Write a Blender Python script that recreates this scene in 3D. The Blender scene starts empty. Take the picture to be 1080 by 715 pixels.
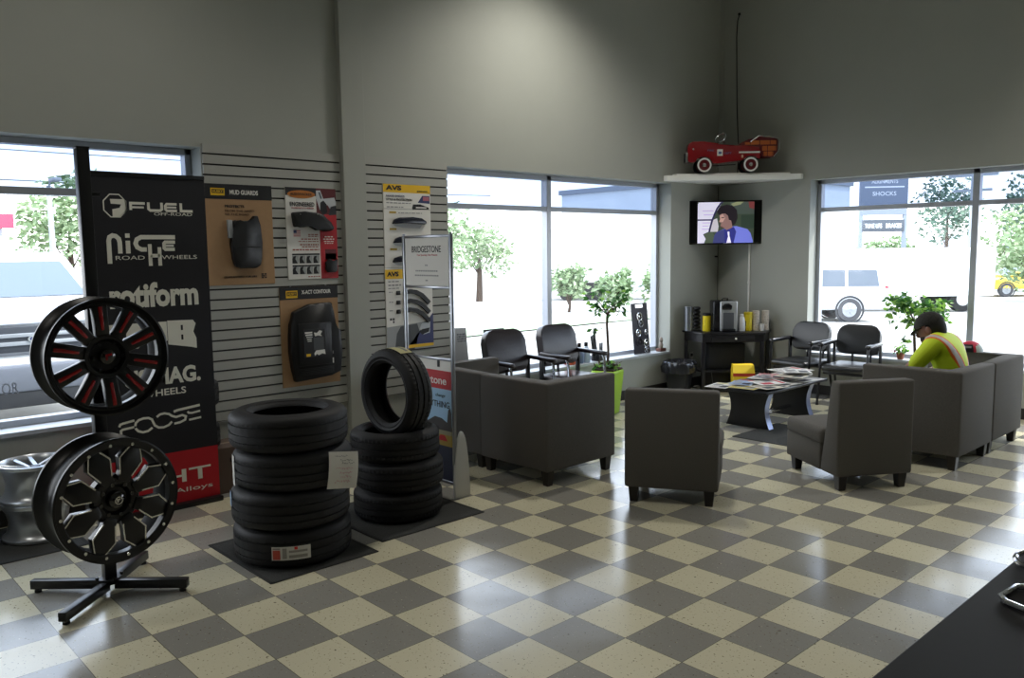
import bpy, bmesh, math, random
from math import sin, cos, pi, radians as rad, atan2, hypot
from mathutils import Vector, Matrix
from mathutils.bvhtree import BVHTree

SC = bpy.context.scene
COL = SC.collection
random.seed(7)

# ------------------------------------------------------------------ materials
def lin(c):
    c = c.lstrip('#')
    v = [int(c[i:i + 2], 16) / 255 for i in (0, 2, 4)]
    return tuple((x / 12.92 if x <= .04045 else ((x + .055) / 1.055) ** 2.4) for x in v) + (1,)

MATS = {}
def mat(name, col, rough=.5, metal=0., spec=.5, noise=0., nscale=40., bump=0., bscale=200., emit=0., coat=0.):
    if name in MATS: return MATS[name]
    m = bpy.data.materials.new(name); m.use_nodes = True
    nt = m.node_tree; b = nt.nodes['Principled BSDF']
    c = lin(col)
    b.inputs['Base Color'].default_value = c
    b.inputs['Roughness'].default_value = rough
    b.inputs['Metallic'].default_value = metal
    b.inputs['Specular IOR Level'].default_value = spec
    b.inputs['Coat Weight'].default_value = coat
    if emit:
        b.inputs['Emission Color'].default_value = c
        b.inputs['Emission Strength'].default_value = emit
    if noise or bump:
        tc = nt.nodes.new('ShaderNodeTexCoord')
    if noise:
        n = nt.nodes.new('ShaderNodeTexNoise'); n.inputs['Scale'].default_value = nscale; n.inputs['Detail'].default_value = 4
        nt.links.new(tc.outputs['Object'], n.inputs['Vector'])
        r = nt.nodes.new('ShaderNodeMapRange')
        r.inputs[1].default_value = .3; r.inputs[2].default_value = .7
        r.inputs[3].default_value = 1 - noise; r.inputs[4].default_value = 1 + noise
        nt.links.new(n.outputs['Fac'], r.inputs[0])
        mx = nt.nodes.new('ShaderNodeVectorMath'); mx.operation = 'SCALE'
        mx.inputs[0].default_value = c[:3]
        nt.links.new(r.outputs[0], mx.inputs['Scale']); nt.links.new(mx.outputs[0], b.inputs['Base Color'])
    if bump:
        n = nt.nodes.new('ShaderNodeTexNoise'); n.inputs['Scale'].default_value = bscale; n.inputs['Detail'].default_value = 3
        nt.links.new(tc.outputs['Object'], n.inputs['Vector'])
        bp = nt.nodes.new('ShaderNodeBump'); bp.inputs['Strength'].default_value = bump; bp.inputs['Distance'].default_value = .01
        nt.links.new(n.outputs['Fac'], bp.inputs['Height']); nt.links.new(bp.outputs[0], b.inputs['Normal'])
    MATS[name] = m
    return m

def glass_mat(name, tint, refl):
    m = bpy.data.materials.new(name); m.use_nodes = True
    nt = m.node_tree; nt.nodes.clear()
    o = nt.nodes.new('ShaderNodeOutputMaterial'); t = nt.nodes.new('ShaderNodeBsdfTransparent')
    g = nt.nodes.new('ShaderNodeBsdfGlossy'); g.inputs['Roughness'].default_value = .02
    x = nt.nodes.new('ShaderNodeMixShader'); x.inputs[0].default_value = refl
    t.inputs['Color'].default_value = lin(tint)
    nt.links.new(t.outputs[0], x.inputs[1]); nt.links.new(g.outputs[0], x.inputs[2]); nt.links.new(x.outputs[0], o.inputs[0])
    return m

def floor_mat():
    m = bpy.data.materials.new('vinyl_tiles'); m.use_nodes = True
    nt = m.node_tree; N = nt.nodes; L = nt.links; b = N['Principled BSDF']
    g = N.new('ShaderNodeNewGeometry')
    def math_(op, a, c=None):
        n = N.new('ShaderNodeMath'); n.operation = op
        for i, v in enumerate((a, c)):
            if v is None: continue
            if isinstance(v, (int, float)): n.inputs[i].default_value = v
            else: L.new(v, n.inputs[i])
        return n.outputs[0]
    s = N.new('ShaderNodeVectorMath'); s.operation = 'SCALE'; s.inputs['Scale'].default_value = 1 / .3048
    L.new(g.outputs['Position'], s.inputs[0])
    xyz = N.new('ShaderNodeSeparateXYZ'); L.new(s.outputs[0], xyz.inputs[0])
    fx = math_('FLOOR', xyz.outputs[0]); fy = math_('FLOOR', xyz.outputs[1])
    par = math_('FLOORED_MODULO', math_('ADD', fx, fy), 2)
    # grout
    def edge(o):
        f = math_('FRACT', o)
        return math_('MINIMUM', f, math_('SUBTRACT', 1, f))
    gr = math_('LESS_THAN', math_('MINIMUM', edge(xyz.outputs[0]), edge(xyz.outputs[1])), .006)
    # per tile tone
    wn = N.new('ShaderNodeTexWhiteNoise'); wn.noise_dimensions = '2D'
    cv = N.new('ShaderNodeCombineXYZ'); L.new(fx, cv.inputs[0]); L.new(fy, cv.inputs[1]); L.new(cv.outputs[0], wn.inputs['Vector'])
    tone = N.new('ShaderNodeMapRange'); tone.inputs[3].default_value = .93; tone.inputs[4].default_value = 1.05
    L.new(wn.outputs['Value'], tone.inputs[0])
    mix = N.new('ShaderNodeMix'); mix.data_type = 'RGBA'
    mix.inputs[6].default_value = lin('#8c8a83'); mix.inputs[7].default_value = lin('#cdc7ac')
    L.new(par, mix.inputs[0])
    # chips
    def chips(scale, lo, hi, col, src):
        n = N.new('ShaderNodeTexNoise'); n.inputs['Scale'].default_value = scale; n.inputs['Detail'].default_value = 2
        L.new(g.outputs['Position'], n.inputs['Vector'])
        r = N.new('ShaderNodeMapRange'); r.inputs[1].default_value = lo; r.inputs[2].default_value = hi
        L.new(n.outputs['Fac'], r.inputs[0])
        k = N.new('ShaderNodeMix'); k.data_type = 'RGBA'
        L.new(r.outputs[0], k.inputs[0]); L.new(src, k.inputs[6]); k.inputs[7].default_value = lin(col)
        return k.outputs[2]
    c = chips(75, .655, .69, '#7d745f', mix.outputs[2])
    c = chips(48, .69, .72, '#5d574a', c)
    c = chips(95, .70, .73, '#cfcab6', c)
    k = N.new('ShaderNodeMix'); k.data_type = 'RGBA'; L.new(gr, k.inputs[0]); L.new(c, k.inputs[6]); k.inputs[7].default_value = lin('#6a665a')
    v = N.new('ShaderNodeVectorMath'); v.operation = 'SCALE'; L.new(k.outputs[2], v.inputs[0]); L.new(tone.outputs[0], v.inputs['Scale'])
    L.new(v.outputs[0], b.inputs['Base Color'])
    n = N.new('ShaderNodeTexNoise'); n.inputs['Scale'].default_value = 3; n.inputs['Detail'].default_value = 5
    L.new(g.outputs['Position'], n.inputs['Vector'])
    r = N.new('ShaderNodeMapRange'); r.inputs[1].default_value = .3; r.inputs[2].default_value = .7; r.inputs[3].default_value = .13; r.inputs[4].default_value = .24
    L.new(n.outputs['Fac'], r.inputs[0]); L.new(r.outputs[0], b.inputs['Roughness'])
    b.inputs['Specular IOR Level'].default_value = .5
    bp = N.new('ShaderNodeBump'); bp.inputs['Strength'].default_value = .05; bp.inputs['Distance'].default_value = .02
    n2 = N.new('ShaderNodeTexNoise'); n2.inputs['Scale'].default_value = 6; L.new(g.outputs['Position'], n2.inputs['Vector'])
    L.new(n2.outputs['Fac'], bp.inputs['Height']); L.new(bp.outputs[0], b.inputs['Normal'])
    return m

def slat_mat():
    """grey slatwall face; the grooves are modelled"""
    return mat('slatwall', '#a5a59e', .55)

def leafmat(name, col, tr=.45):
    m = mat(name, col, .5, noise=.25, nscale=9); nt = m.node_tree
    o = nt.nodes['Material Output']; b = nt.nodes['Principled BSDF']; t = nt.nodes.new('ShaderNodeBsdfTranslucent'); x = nt.nodes.new('ShaderNodeMixShader')
    t.inputs['Color'].default_value = lin(col); x.inputs[0].default_value = tr
    nt.links.new(b.outputs[0], x.inputs[1]); nt.links.new(t.outputs[0], x.inputs[2]); nt.links.new(x.outputs[0], o.inputs['Surface'])
    return m
WALL = mat('wall_paint', '#a3a59d', .7, noise=.02, nscale=3)
GREYWHITE = mat('sill_white', '#b9bec4', .45)
ALU = mat('window_aluminium', '#aeb2ba', .4, .3)
BLACK = mat('black_powder_coat', '#101012', .38)
RUBBER = mat('tyre_rubber', '#141416', .62, spec=.4, bump=.15, bscale=90)
RUBBERMAT = mat('rubber_mat', '#2c2d2b', .8, noise=.15, nscale=60, bump=.3, bscale=300)
CHROME = mat('chrome', '#d8dade', .12, 1.)
GLOSSBLACK = mat('gloss_black', '#08080a', .16, coat=.6)
SATINBLACK = mat('satin_black', '#08080a', .34)
MILLED = mat('milled_aluminium', '#d9d9d6', .22, 1.)
REDPAINT = mat('candy_red', '#9c0e15', .22, .2, coat=.5)
SILVER = mat('silver_alloy', '#b9bcc0', .3, .8)
BANNER = mat('banner_black', '#16161c', .6)
BANNERRED = mat('banner_red', '#b5101f', .6)
LETTER = mat('banner_letter', '#e8e6da', .6)
CARD = mat('kraft_card', '#a5835f', .75, noise=.04, nscale=20)
INK = mat('print_black', '#17171a', .55)
WHITEP = mat('print_white', '#e2e0da', .55)
GREYP = mat('print_grey', '#8b8b8b', .6)
YELP = mat('print_yellow', '#e6b81c', .5)
REDP = mat('print_red', '#b3202a', .5)
BLUEP = mat('print_blue', '#343a68', .5)
ORANGEP = mat('print_orange', '#b8702c', .5)
PLASTIC = mat('black_plastic', '#121214', .42, bump=.1, bscale=400)
FABRIC = mat('sofa_fabric', '#5e5b57', .9, spec=.2, noise=.12, nscale=160, bump=.35, bscale=500)
DARKWOOD = mat('black_wood', '#1a1614', .4, noise=.15, nscale=12)
LEATHERB = mat('brown_black_leather', '#261e20', .3, bump=.12, bscale=60)
LEATHERK = mat('black_vinyl', '#1b1d20', .34, bump=.08, bscale=80)
GREYMETAL = mat('grey_metal', '#8c8f96', .3, .8)
PAPER = mat('paper', '#d8d5cd', .7)
LEAF = leafmat('leaf', '#3c6a2e')
LEAFL = leafmat('leaf_light', '#86b04e')
BARK = mat('bark', '#4a3a2e', .85, noise=.2, nscale=30)
LIME = mat('lime_pot', '#a8d236', .4)
SOIL = mat('soil', '#2e2419', .95)

# ------------------------------------------------------------------ mesh builder
def zalign(p0, p1):
    d = Vector(p1) - Vector(p0)
    return Matrix.Translation((Vector(p0) + Vector(p1)) / 2) @ d.to_track_quat('Z', 'Y').to_matrix().to_4x4(), d.length

class MB:
    def __init__(s): s.bm = bmesh.new(); s.ml = []
    def mi(s, m):
        if m not in s.ml: s.ml.append(m)
        return s.ml.index(m)
    def face(s, vs, m):
        try: f = s.bm.faces.new(vs)
        except ValueError: return None
        f.material_index = s.mi(m); return f
    def poly(s, pts, m): return s.face([s.bm.verts.new(p) for p in pts], m)
    def box(s, c, size, m, rz=0., rot=None, bev=0., seg=2, M=None):
        T = Matrix.Translation(c) @ (rot.to_4x4() if rot else Matrix.Rotation(rz, 4, 'Z')) @ Matrix.Diagonal((*size, 1))
        if M: T = M @ T
        r = bmesh.ops.create_cube(s.bm, size=1, matrix=T)
        fs = {f for v in r['verts'] for f in v.link_faces}; i = s.mi(m)
        for f in fs: f.material_index = i
        if bev:
            es = list({e for f in fs for e in f.edges})
            bmesh.ops.bevel(s.bm, geom=es, offset=bev, segments=seg, profile=.5, affect='EDGES', clamp_overlap=True)
        return s
    def hexa(s, b, t, m, bev=0., seg=2):
        """8 corners: bottom 4 and top 4 (same winding)"""
        vb = [s.bm.verts.new(p) for p in b]; vt = [s.bm.verts.new(p) for p in t]
        n = len(vb); fs = [s.face(vb[::-1], m), s.face(vt, m)]
        for k in range(n): fs.append(s.face([vb[k], vb[(k + 1) % n], vt[(k + 1) % n], vt[k]], m))
        if bev:
            es = list({e for f in fs if f for e in f.edges})
            bmesh.ops.bevel(s.bm, geom=es, offset=bev, segments=seg, profile=.5, affect='EDGES', clamp_overlap=True)
        return s
    def cyl(s, p0, p1, r0, m, r1=None, seg=20, M=None):
        T, L = zalign(p0, p1)
        if M: T = M @ T
        r = bmesh.ops.create_cone(s.bm, cap_ends=True, segments=seg, radius1=r0, radius2=r0 if r1 is None else r1, depth=L, matrix=T)
        i = s.mi(m)
        for f in {f for v in r['verts'] for f in v.link_faces}: f.material_index = i
        return s
    def ball(s, c, r, m, u=16, v=10, rot=None, M=None):
        r = (r, r, r) if isinstance(r, (int, float)) else r
        T = Matrix.Translation(c) @ (rot.to_4x4() if rot else Matrix()) @ Matrix.Diagonal((*r, 1))
        if M: T = M @ T
        q = bmesh.ops.create_uvsphere(s.bm, u_segments=u, v_segments=v, radius=1, matrix=T); i = s.mi(m)
        for f in {f for x in q['verts'] for f in x.link_faces}: f.material_index = i
        return s
    def tube(s, pts, r, m, seg=8, closed=False, M=None):
        P = [Vector(p) for p in pts]
        if M: P = [M @ p for p in P]
        n = len(P); rs = r if isinstance(r, (list, tuple)) else [r] * n
        up = None; rings = []
        for i in range(n):
            a = P[(i - 1) % n] if (closed or i) else P[i]; b = P[(i + 1) % n] if (closed or i < n - 1) else P[i]
            t = (b - a).normalized()
            if up is None: up = t.orthogonal().normalized()
            up = (up - t * up.dot(t))
            up = up.normalized() if up.length > 1e-6 else t.orthogonal().normalized()
            w = t.cross(up)
            rings.append([s.bm.verts.new(P[i] + (up * cos(2 * pi * k / seg) + w * sin(2 * pi * k / seg)) * rs[i]) for k in range(seg)])
        for i in range(n if closed else n - 1):
            A, B = rings[i], rings[(i + 1) % n]
            for k in range(seg): s.face([A[k], A[(k + 1) % seg], B[(k + 1) % seg], B[k]], m)
        if not closed: s.face(rings[0][::-1], m); s.face(rings[-1], m)
        return s
    def lathe(s, prof, m, M=None, seg=48, closed=False, fn=None, caps=False, ms=None):
        """profile of (r,z) turned about z; fn(r,z,k) may vary r"""
        M = M or Matrix(); rings = []
        for (r, z) in prof:
            ring = []
            for k in range(seg):
                a = 2 * pi * k / seg; rr = fn(r, z, k) if fn else r
                ring.append(s.bm.verts.new(M @ Vector((rr * cos(a), rr * sin(a), z))))
            rings.append(ring)
        n = len(rings)
        for i in range(n if closed else n - 1):
            A, B = rings[i], rings[(i + 1) % n]
            mm = ms[i] if ms else m
            for k in range(seg): s.face([A[k], A[(k + 1) % seg], B[(k + 1) % seg], B[k]], mm)
        if caps: s.face(rings[0][::-1], m); s.face(rings[-1], m)
        return s
    def prism(s, poly, z0, z1, m, M=None, bev=0., seg=2, side=None):
        M = M or Matrix()
        a = [s.bm.verts.new(M @ Vector((x, y, z0))) for x, y in poly]; b = [s.bm.verts.new(M @ Vector((x, y, z1))) for x, y in poly]
        n = len(poly); fs = [s.face(a[::-1], m), s.face(b, m)]
        for k in range(n): fs.append(s.face([a[k], a[(k + 1) % n], b[(k + 1) % n], b[k]], side or m))
        if bev:
            es = list({e for f in fs if f for e in f.edges})
            bmesh.ops.bevel(s.bm, geom=es, offset=bev, segments=seg, profile=.5, affect='EDGES', clamp_overlap=True)
        return s
    def ribbon(s, pts, w, z0, z1, m, M=None, closed=False):
        M = M or Matrix(); P = [Vector((x, y)) for x, y in pts]; n = len(P); rows = []
        for i in range(n):
            a = P[(i - 1) % n] if (closed or i) else None; b = P[(i + 1) % n] if (closed or i < n - 1) else None
            d0 = (P[i] - a).normalized() if a is not None else (b - P[i]).normalized()
            d1 = (b - P[i]).normalized() if b is not None else d0
            n0 = Vector((-d0.y, d0.x)); n1 = Vector((-d1.y, d1.x)); nn = (n0 + n1)
            nn = nn.normalized() if nn.length > 1e-5 else n0
            k = min(1 / max(.35, nn.dot(n0)), 2.2)
            rows.append((P[i] + nn * w / 2 * k, P[i] - nn * w / 2 * k))
        V3 = lambda p, z: s.bm.verts.new(M @ Vector((p.x, p.y, z)))
        R = [(V3(l, z1), V3(r, z1), V3(l, z0), V3(r, z0)) for l, r in rows]
        for i in range(n if closed else n - 1):
            A, B = R[i], R[(i + 1) % n]
            s.face([A[1], B[1], B[0], A[0]], m); s.face([A[0], B[0], B[2], A[2]], m); s.face([A[3], B[3], B[1], A[1]], m)
        return s
    def leaves(s, c, r, n, size, ms, rnd=None, shell=0.):
        rnd = rnd or random; c = Vector(c)
        for _ in range(n):
            while True:
                q = Vector((rnd.uniform(-1, 1), rnd.uniform(-1, 1), rnd.uniform(-1, 1)))
                if shell < q.length < 1: break
            p = c + Vector((q.x * r[0], q.y * r[1], q.z * r[2]))
            d = Vector((rnd.uniform(-1, 1), rnd.uniform(-1, 1), rnd.uniform(-.7, .5))).normalized()
            w = d.orthogonal().normalized(); w = (w * rnd.uniform(-1, 1) + d.cross(w) * rnd.uniform(-1, 1)).normalized()
            L = size * rnd.uniform(.7, 1.3); k = L * .28; nn = d.cross(w) * L * .1
            m = rnd.choice(ms)
            a, b, e, f = p, p + d * L * .5 + w * k - nn, p + d * L, p + d * L * .5 - w * k - nn
            va, vb, ve, vf = [s.bm.verts.new(x) for x in (a, b, e, f)]
            s.face([va, vb, ve], m); s.face([va, ve, vf], m)
        return s
    def build(s, name, parent=None, smooth=35, nrm=True, xf=None):
        if nrm: bmesh.ops.recalc_face_normals(s.bm, faces=s.bm.faces)
        me = bpy.data.meshes.new(name); s.bm.to_mesh(me); s.bm.free()
        for m in s.ml: me.materials.append(m)
        if smooth:
            for p in me.polygons: p.use_smooth = True
            me.set_sharp_from_angle(angle=rad(smooth))
        o = bpy.data.objects.new(name, me); COL.objects.link(o)
        if parent: o.parent = parent
        if xf: o.matrix_local = xf
        return o

def tag(o, label=None, cat=None, group=None, kind=None):
    if label: o['label'] = label
    if cat: o['category'] = cat
    if group: o['group'] = group
    if kind: o['kind'] = kind
    return o
def thing(name, label, cat, loc=(0, 0, 0), rz=0., group=None, M=None):
    o = bpy.data.objects.new(name, None); COL.objects.link(o); o.empty_display_size = .1
    o.matrix_world = M if M else Matrix.Translation(loc) @ Matrix.Rotation(rz, 4, 'Z')
    return tag(o, label, cat, group)
def struct(name, parent=None):
    o = bpy.data.objects.new(name, None); COL.objects.link(o); o['kind'] = 'structure'; return o
def copy_tree(o, M=None, parent=None, label=None, group=None):
    c = o.copy(); COL.objects.link(c)
    if parent: c.parent = parent; c.matrix_parent_inverse = o.matrix_parent_inverse.copy()
    if M: c.matrix_world = M
    if label: c['label'] = label
    if group: c['group'] = group
    for ch in list(o.children): copy_tree(ch, parent=c)
    return c
def frame(org, u, v):
    u = Vector(u).normalized(); v = Vector(v).normalized(); n = u.cross(v)
    return Matrix(((u.x, v.x, n.x, org[0]), (u.y, v.y, n.y, org[1]), (u.z, v.z, n.z, org[2]), (0, 0, 0, 1)))
def TR(loc, rz=0.): return Matrix.Translation(loc) @ Matrix.Rotation(rz, 4, 'Z')
def face_rot(fx, fy): return atan2(fx, -fy)         # things face local -y

def text_mesh(txt, bold=0.):
    cu = bpy.data.curves.new('lettering', 'FONT'); cu.body = txt; cu.align_x = 'LEFT'; cu.offset = bold; cu.resolution_u = 3
    cu.extrude = .02
    o = bpy.data.objects.new('lettering', cu); COL.objects.link(o)
    bpy.context.view_layer.update()
    me = bpy.data.meshes.new_from_object(o.evaluated_get(bpy.context.evaluated_depsgraph_get()))
    bpy.data.objects.remove(o); bpy.data.curves.remove(cu)
    return me
def lettering(parent, txt, cx, cy, w, h, m, n=.002, bold=0., name='lettering', shear=0., th=.0008, M=None):
    """text fitted into a w x h rectangle centred at (cx,cy) of the parent's u-v plane"""
    me = text_mesh(txt, bold)
    xs = [v.co.x for v in me.vertices]; ys = [v.co.y for v in me.vertices]
    x0, x1, y0, y1 = min(xs), max(xs), min(ys), max(ys)
    sx = w / (x1 - x0); sy = h / (y1 - y0) if h else sx
    for v in me.vertices:
        x = (v.co.x - (x0 + x1) / 2) * sx; y = (v.co.y - (y0 + y1) / 2) * sy
        v.co = Vector((cx + x + shear * y, cy + y, n + (th if v.co.z > 0 else -th)))
        if M: v.co = M @ v.co
    me.materials.clear(); me.materials.append(m)
    o = bpy.data.objects.new(name, me); COL.objects.link(o); o.parent = parent
    return o
def arc(cx, cy, r, a0, a1, n=10, ry=None):
    ry = r if ry is None else ry
    return [(cx + r * cos(rad(a0 + (a1 - a0) * i / n)), cy + ry * sin(rad(a0 + (a1 - a0) * i / n))) for i in range(n + 1)]
# ------------------------------------------------------------------ camera
def set_camera():
    f, yaw, pitch, roll = 867.79, -.8253, .1068, .0125
    cy, sy, cp, sp = cos(yaw), sin(yaw), cos(pitch), sin(pitch)
    fw = Vector((sy * cp, cy * cp, -sp)); r = Vector((cy, -sy, 0)); d = fw.cross(r)
    c, s = cos(roll), sin(roll)
    rr = c * r + s * d; dd = -s * r + c * d
    cam = bpy.data.cameras.new('camera'); cam.sensor_width = 36; cam.lens = f / 1080 * 36
    cam.clip_start = .05; cam.clip_end = 500
    o = bpy.data.objects.new('camera', cam); COL.objects.link(o)
    x, y, z = rr, -dd, -fw
    o.matrix_world = Matrix(((x.x, y.x, z.x, 2.8584), (x.y, y.y, z.y, -2.7421), (x.z, y.z, z.z, 1.7263), (0, 0, 0, 1)))
    SC.camera = o
set_camera()

XL, YR = -3.15, 6.42          # inner faces of the left wall and of the far wall
ZC = 5.0
TH = .30
# ------------------------------------------------------------------ room shell
def shell():
    b = MB(); b.box((1.4, .2, -.06), (9.7, 13, .12), floor_mat()); tag(b.build('floor', smooth=0), kind='structure')
    b = MB(); b.box((1.4, .2, ZC + .1), (9.7, 13, .2), mat('ceiling_paint', '#b8b8b2', .8)); tag(b.build('ceiling', smooth=0), kind='structure')
    # left wall: window_1 y -3.6..-.257 z .60..2.50 ; window_2 y 2.012..5.419 z .47..2.50
    def wl(b, y0, y1, z0, z1, m=WALL): b.box((XL - TH / 2, (y0 + y1) / 2, (z0 + z1) / 2), (TH, y1 - y0, z1 - z0), m)
    b = MB()
    wl(b, -6.3, -4.6, 0, ZC); wl(b, -4.6, -.257, 0, .575); wl(b, -4.6, -.257, 2.505, ZC)
    wl(b, -.257, 2.012, 0, ZC); wl(b, 2.012, 5.419, 0, .46); wl(b, 2.012, 5.419, 2.505, ZC); wl(b, 5.419, YR + TH, 0, ZC)
    tag(b.build('wall_left', smooth=0), kind='structure')
    def wb(b, x0, x1, z0, z1): b.box(((x0 + x1) / 2, YR + TH / 2, (z0 + z1) / 2), (x1 - x0, TH, z1 - z0), WALL)
    b = MB()
    wb(b, XL, -1.906, 0, ZC); wb(b, -1.906, 3.2, 0, .46); wb(b, -1.906, 3.2, 2.505, ZC); wb(b, 3.2, 6.2, 0, ZC)
    tag(b.build('wall_back', smooth=0), kind='structure')
    b = MB(); b.box((6.1, .2, ZC / 2), (.2, 13, ZC), WALL); tag(b.build('wall_right', smooth=0), kind='structure')
    b = MB(); b.box((1.4, -6.2, ZC / 2), (9.7, .2, ZC), WALL); tag(b.build('wall_front', smooth=0), kind='structure')
    # steel post boxed out of the left wall, corner bead
    b = MB(); b.box((XL + .03, 1.005, ZC / 2), (.06, .215, ZC), WALL, bev=.004); tag(b.build('trim_1', smooth=0), kind='structure')
    b = MB(); b.box((XL + .03, YR - .004, ZC / 2 + 1.3), (.06, .008, ZC - 2.6), WALL); tag(b.build('trim_2', smooth=0), kind='structure')
    DB = mat('baseboard_black', '#23211f', .6)
    b = MB()
    for y0, y1 in ((-6, .89), (1.12, YR)): b.box((XL + .006, (y0 + y1) / 2, .055), (.012, y1 - y0, .11), DB)
    tag(b.build('baseboard_left', smooth=0), kind='structure')
    b = MB(); b.box((1.4, YR - .006, .055), (9.1, .012, .11), DB); tag(b.build('baseboard_back', smooth=0), kind='structure')
    # slatwall panels either side of the post
    def slat(name, y0, y1, z0=.47, z1=2.53, pitch=.0765):
        b = MB(); SM = slat_mat(); GR = mat('slat_groove', '#2e2e2d', .8); t = .018
        n = int((z1 - z0) / pitch)
        z = z1
        b.box((XL + .002, (y0 + y1) / 2, (z0 + z1) / 2), (.004, y1 - y0, z1 - z0), GR)
        while z > z0 + .02:
            zz = max(z0, z - pitch + .013)
            b.box((XL + t / 2 + .003, (y0 + y1) / 2, (z + zz) / 2), (t, y1 - y0, z - zz), SM)
            z -= pitch
        tag(b.build(name, smooth=0), kind='structure')
    slat('trim_3', -.25, .892); slat('trim_4', 1.118, 2.008)
shell()

GL_CLEAR = glass_mat('glass_clear', '#f4f7f8', .03)
GL_TINT = glass_mat('glass_tinted', '#8a94a3', .03)
def window(name, plane, a0, a1, z0, z1, mulls, ztr):
    """plane 'L' : left wall (a = y) ; 'B' : far wall (a = x)"""
    root = struct(name)
    d = .225                                        # centre of the frame behind the wall face
    def bx(b, c0, c1, zz0, zz1, dep, off, m):
        if plane == 'L': b.box((XL - off, (c0 + c1) / 2, (zz0 + zz1) / 2), (dep, c1 - c0, zz1 - zz0), m, bev=.003 if m is ALU else 0, seg=1)
        else: b.box(((c0 + c1) / 2, YR + off, (zz0 + zz1) / 2), (c1 - c0, dep, zz1 - zz0), m, bev=.003 if m is ALU else 0, seg=1)
    f = MB(); w = .045; D = .09
    edges = [a0] + list(mulls) + [a1]
    bx(f, a0, a1, z1 - w, z1, D, d, ALU); bx(f, a0, a1, z0, z0 + w, D, d, ALU)
    bx(f, a0, a0 + w, z0, z1, D, d, ALU); bx(f, a1 - w, a1, z0, z1, D, d, ALU)
    for c in mulls: bx(f, c - .032, c + .032, z0, z1, D, d, ALU)
    bx(f, a0, a1, ztr, ztr + .05, D - .01, d, ALU)
    f.build('frame', root, smooth=0)
    for i in range(len(edges) - 1):
        for (q0, q1, g, nm) in ((z0 + w, ztr, GL_CLEAR, 'pane'), (ztr + .05, z1 - w, GL_TINT, 'transom_pane')):
            p = MB(); l = edges[i] + .03; r = edges[i + 1] - .03
            if plane == 'L': p.poly([(XL - d, l, q0), (XL - d, r, q0), (XL - d, r, q1), (XL - d, l, q1)], g)
            else: p.poly([(l, YR + d, q0), (r, YR + d, q0), (r, YR + d, q1), (l, YR + d, q1)], g)
            p.build(nm, root, smooth=0, nrm=False)
    s = MB()
    if plane == 'L':
        s.box((XL - .085, (a0 + a1) / 2, z0 - .015), (.20, a1 - a0 - .004, .03), GREYWHITE, bev=.004)
    else:
        s.box(((a0 + a1) / 2, YR + .085, z0 - .015), (a1 - a0 - .004, .20, .03), GREYWHITE, bev=.004)
    s.build('sill', root, smooth=0)
    return root
window('window_1', 'L', -4.6, -.257, .605, 2.505, (-2.0,), 2.135)
window('window_2', 'L', 2.012, 5.419, .49, 2.505, (3.53,), 2.135)
window('window_3', 'B', -1.906, 3.2, .49, 2.505, (-.19, 1.5), 2.135)

# ------------------------------------------------------------------ world, sun, lamps
def world():
    w = bpy.data.worlds.new('World'); SC.world = w; w.use_nodes = True
    nt = w.node_tree; N = nt.nodes; L = nt.links; bg = N['Background']
    tc = N.new('ShaderNodeTexCoord'); sp = N.new('ShaderNodeSeparateXYZ'); L.new(tc.outputs['Generated'], sp.inputs[0])
    rp = N.new('ShaderNodeValToRGB'); e = rp.color_ramp.elements
    e[0].position = 0.; e[0].color = (.95, .97, 1, 1); e[1].position = .55; e[1].color = (.55, .70, .95, 1)
    q = e.new(.10); q.color = (.78, .87, 1, 1)
    L.new(sp.outputs[2], rp.inputs[0])
    n = N.new('ShaderNodeTexNoise'); n.inputs['Scale'].default_value = 2.2; n.inputs['Detail'].default_value = 5
    mp = N.new('ShaderNodeMapping'); mp.inputs['Scale'].default_value = (1, 1, 3)
    L.new(tc.outputs['Generated'], mp.inputs[0]); L.new(mp.outputs[0], n.inputs['Vector'])
    r2 = N.new('ShaderNodeMapRange'); r2.inputs[1].default_value = .42; r2.inputs[2].default_value = .62
    L.new(n.outputs['Fac'], r2.inputs[0])
    mx = N.new('ShaderNodeMix'); mx.data_type = 'RGBA'; mx.inputs[7].default_value = (1, 1, 1, 1)
    L.new(r2.outputs[0], mx.inputs[0]); L.new(rp.outputs[0], mx.inputs[6]); L.new(mx.outputs[2], bg.inputs[0])
    bg.inputs[1].default_value = SKY

SKY = 4.7
world()
def lamp(kind, name, loc, energy, col=(1, 1, 1), size=.3, target=None, spot=1.2, blend=.6):
    l = bpy.data.lights.new(name, kind); l.energy = energy; l.color = col
    o = bpy.data.objects.new(name, l); COL.objects.link(o); o.location = loc
    if kind == 'AREA': l.shape = 'DISK'; l.size = size
    if kind == 'SPOT': l.spot_size = spot; l.spot_blend = blend; l.shadow_soft_size = size
    if target is not None: o.rotation_euler = (Vector(target) - Vector(loc)).to_track_quat('-Z', 'Y').to_euler()
    return o
s = lamp('SUN', 'sun', (8, 20, 20), 5.0, (1, .96, .9)); s.data.angle = rad(2)
s.rotation_euler = Vector((-.42, -.52, -.85)).to_track_quat('-Z', 'Y').to_euler()
WARM = (1, .96, .88)
for (x, y, e, c) in ((-2.05, 3.0, 230, 2.3), (2.0, 5.6, 190, 2.0), (-1.4, -1.0, 85, 2.3), (1.6, 1.4, 85, 1.7), (3.2, -2.5, 85, 1.8), (-1.2, -4.4, 75, 2.2), (4.2, 3.4, 75, 1.7)):
    lamp('SPOT', 'high_bay_lamp', (x, y, 4.85), e, WARM, .15, (x, y, 0), c, .9)

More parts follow.
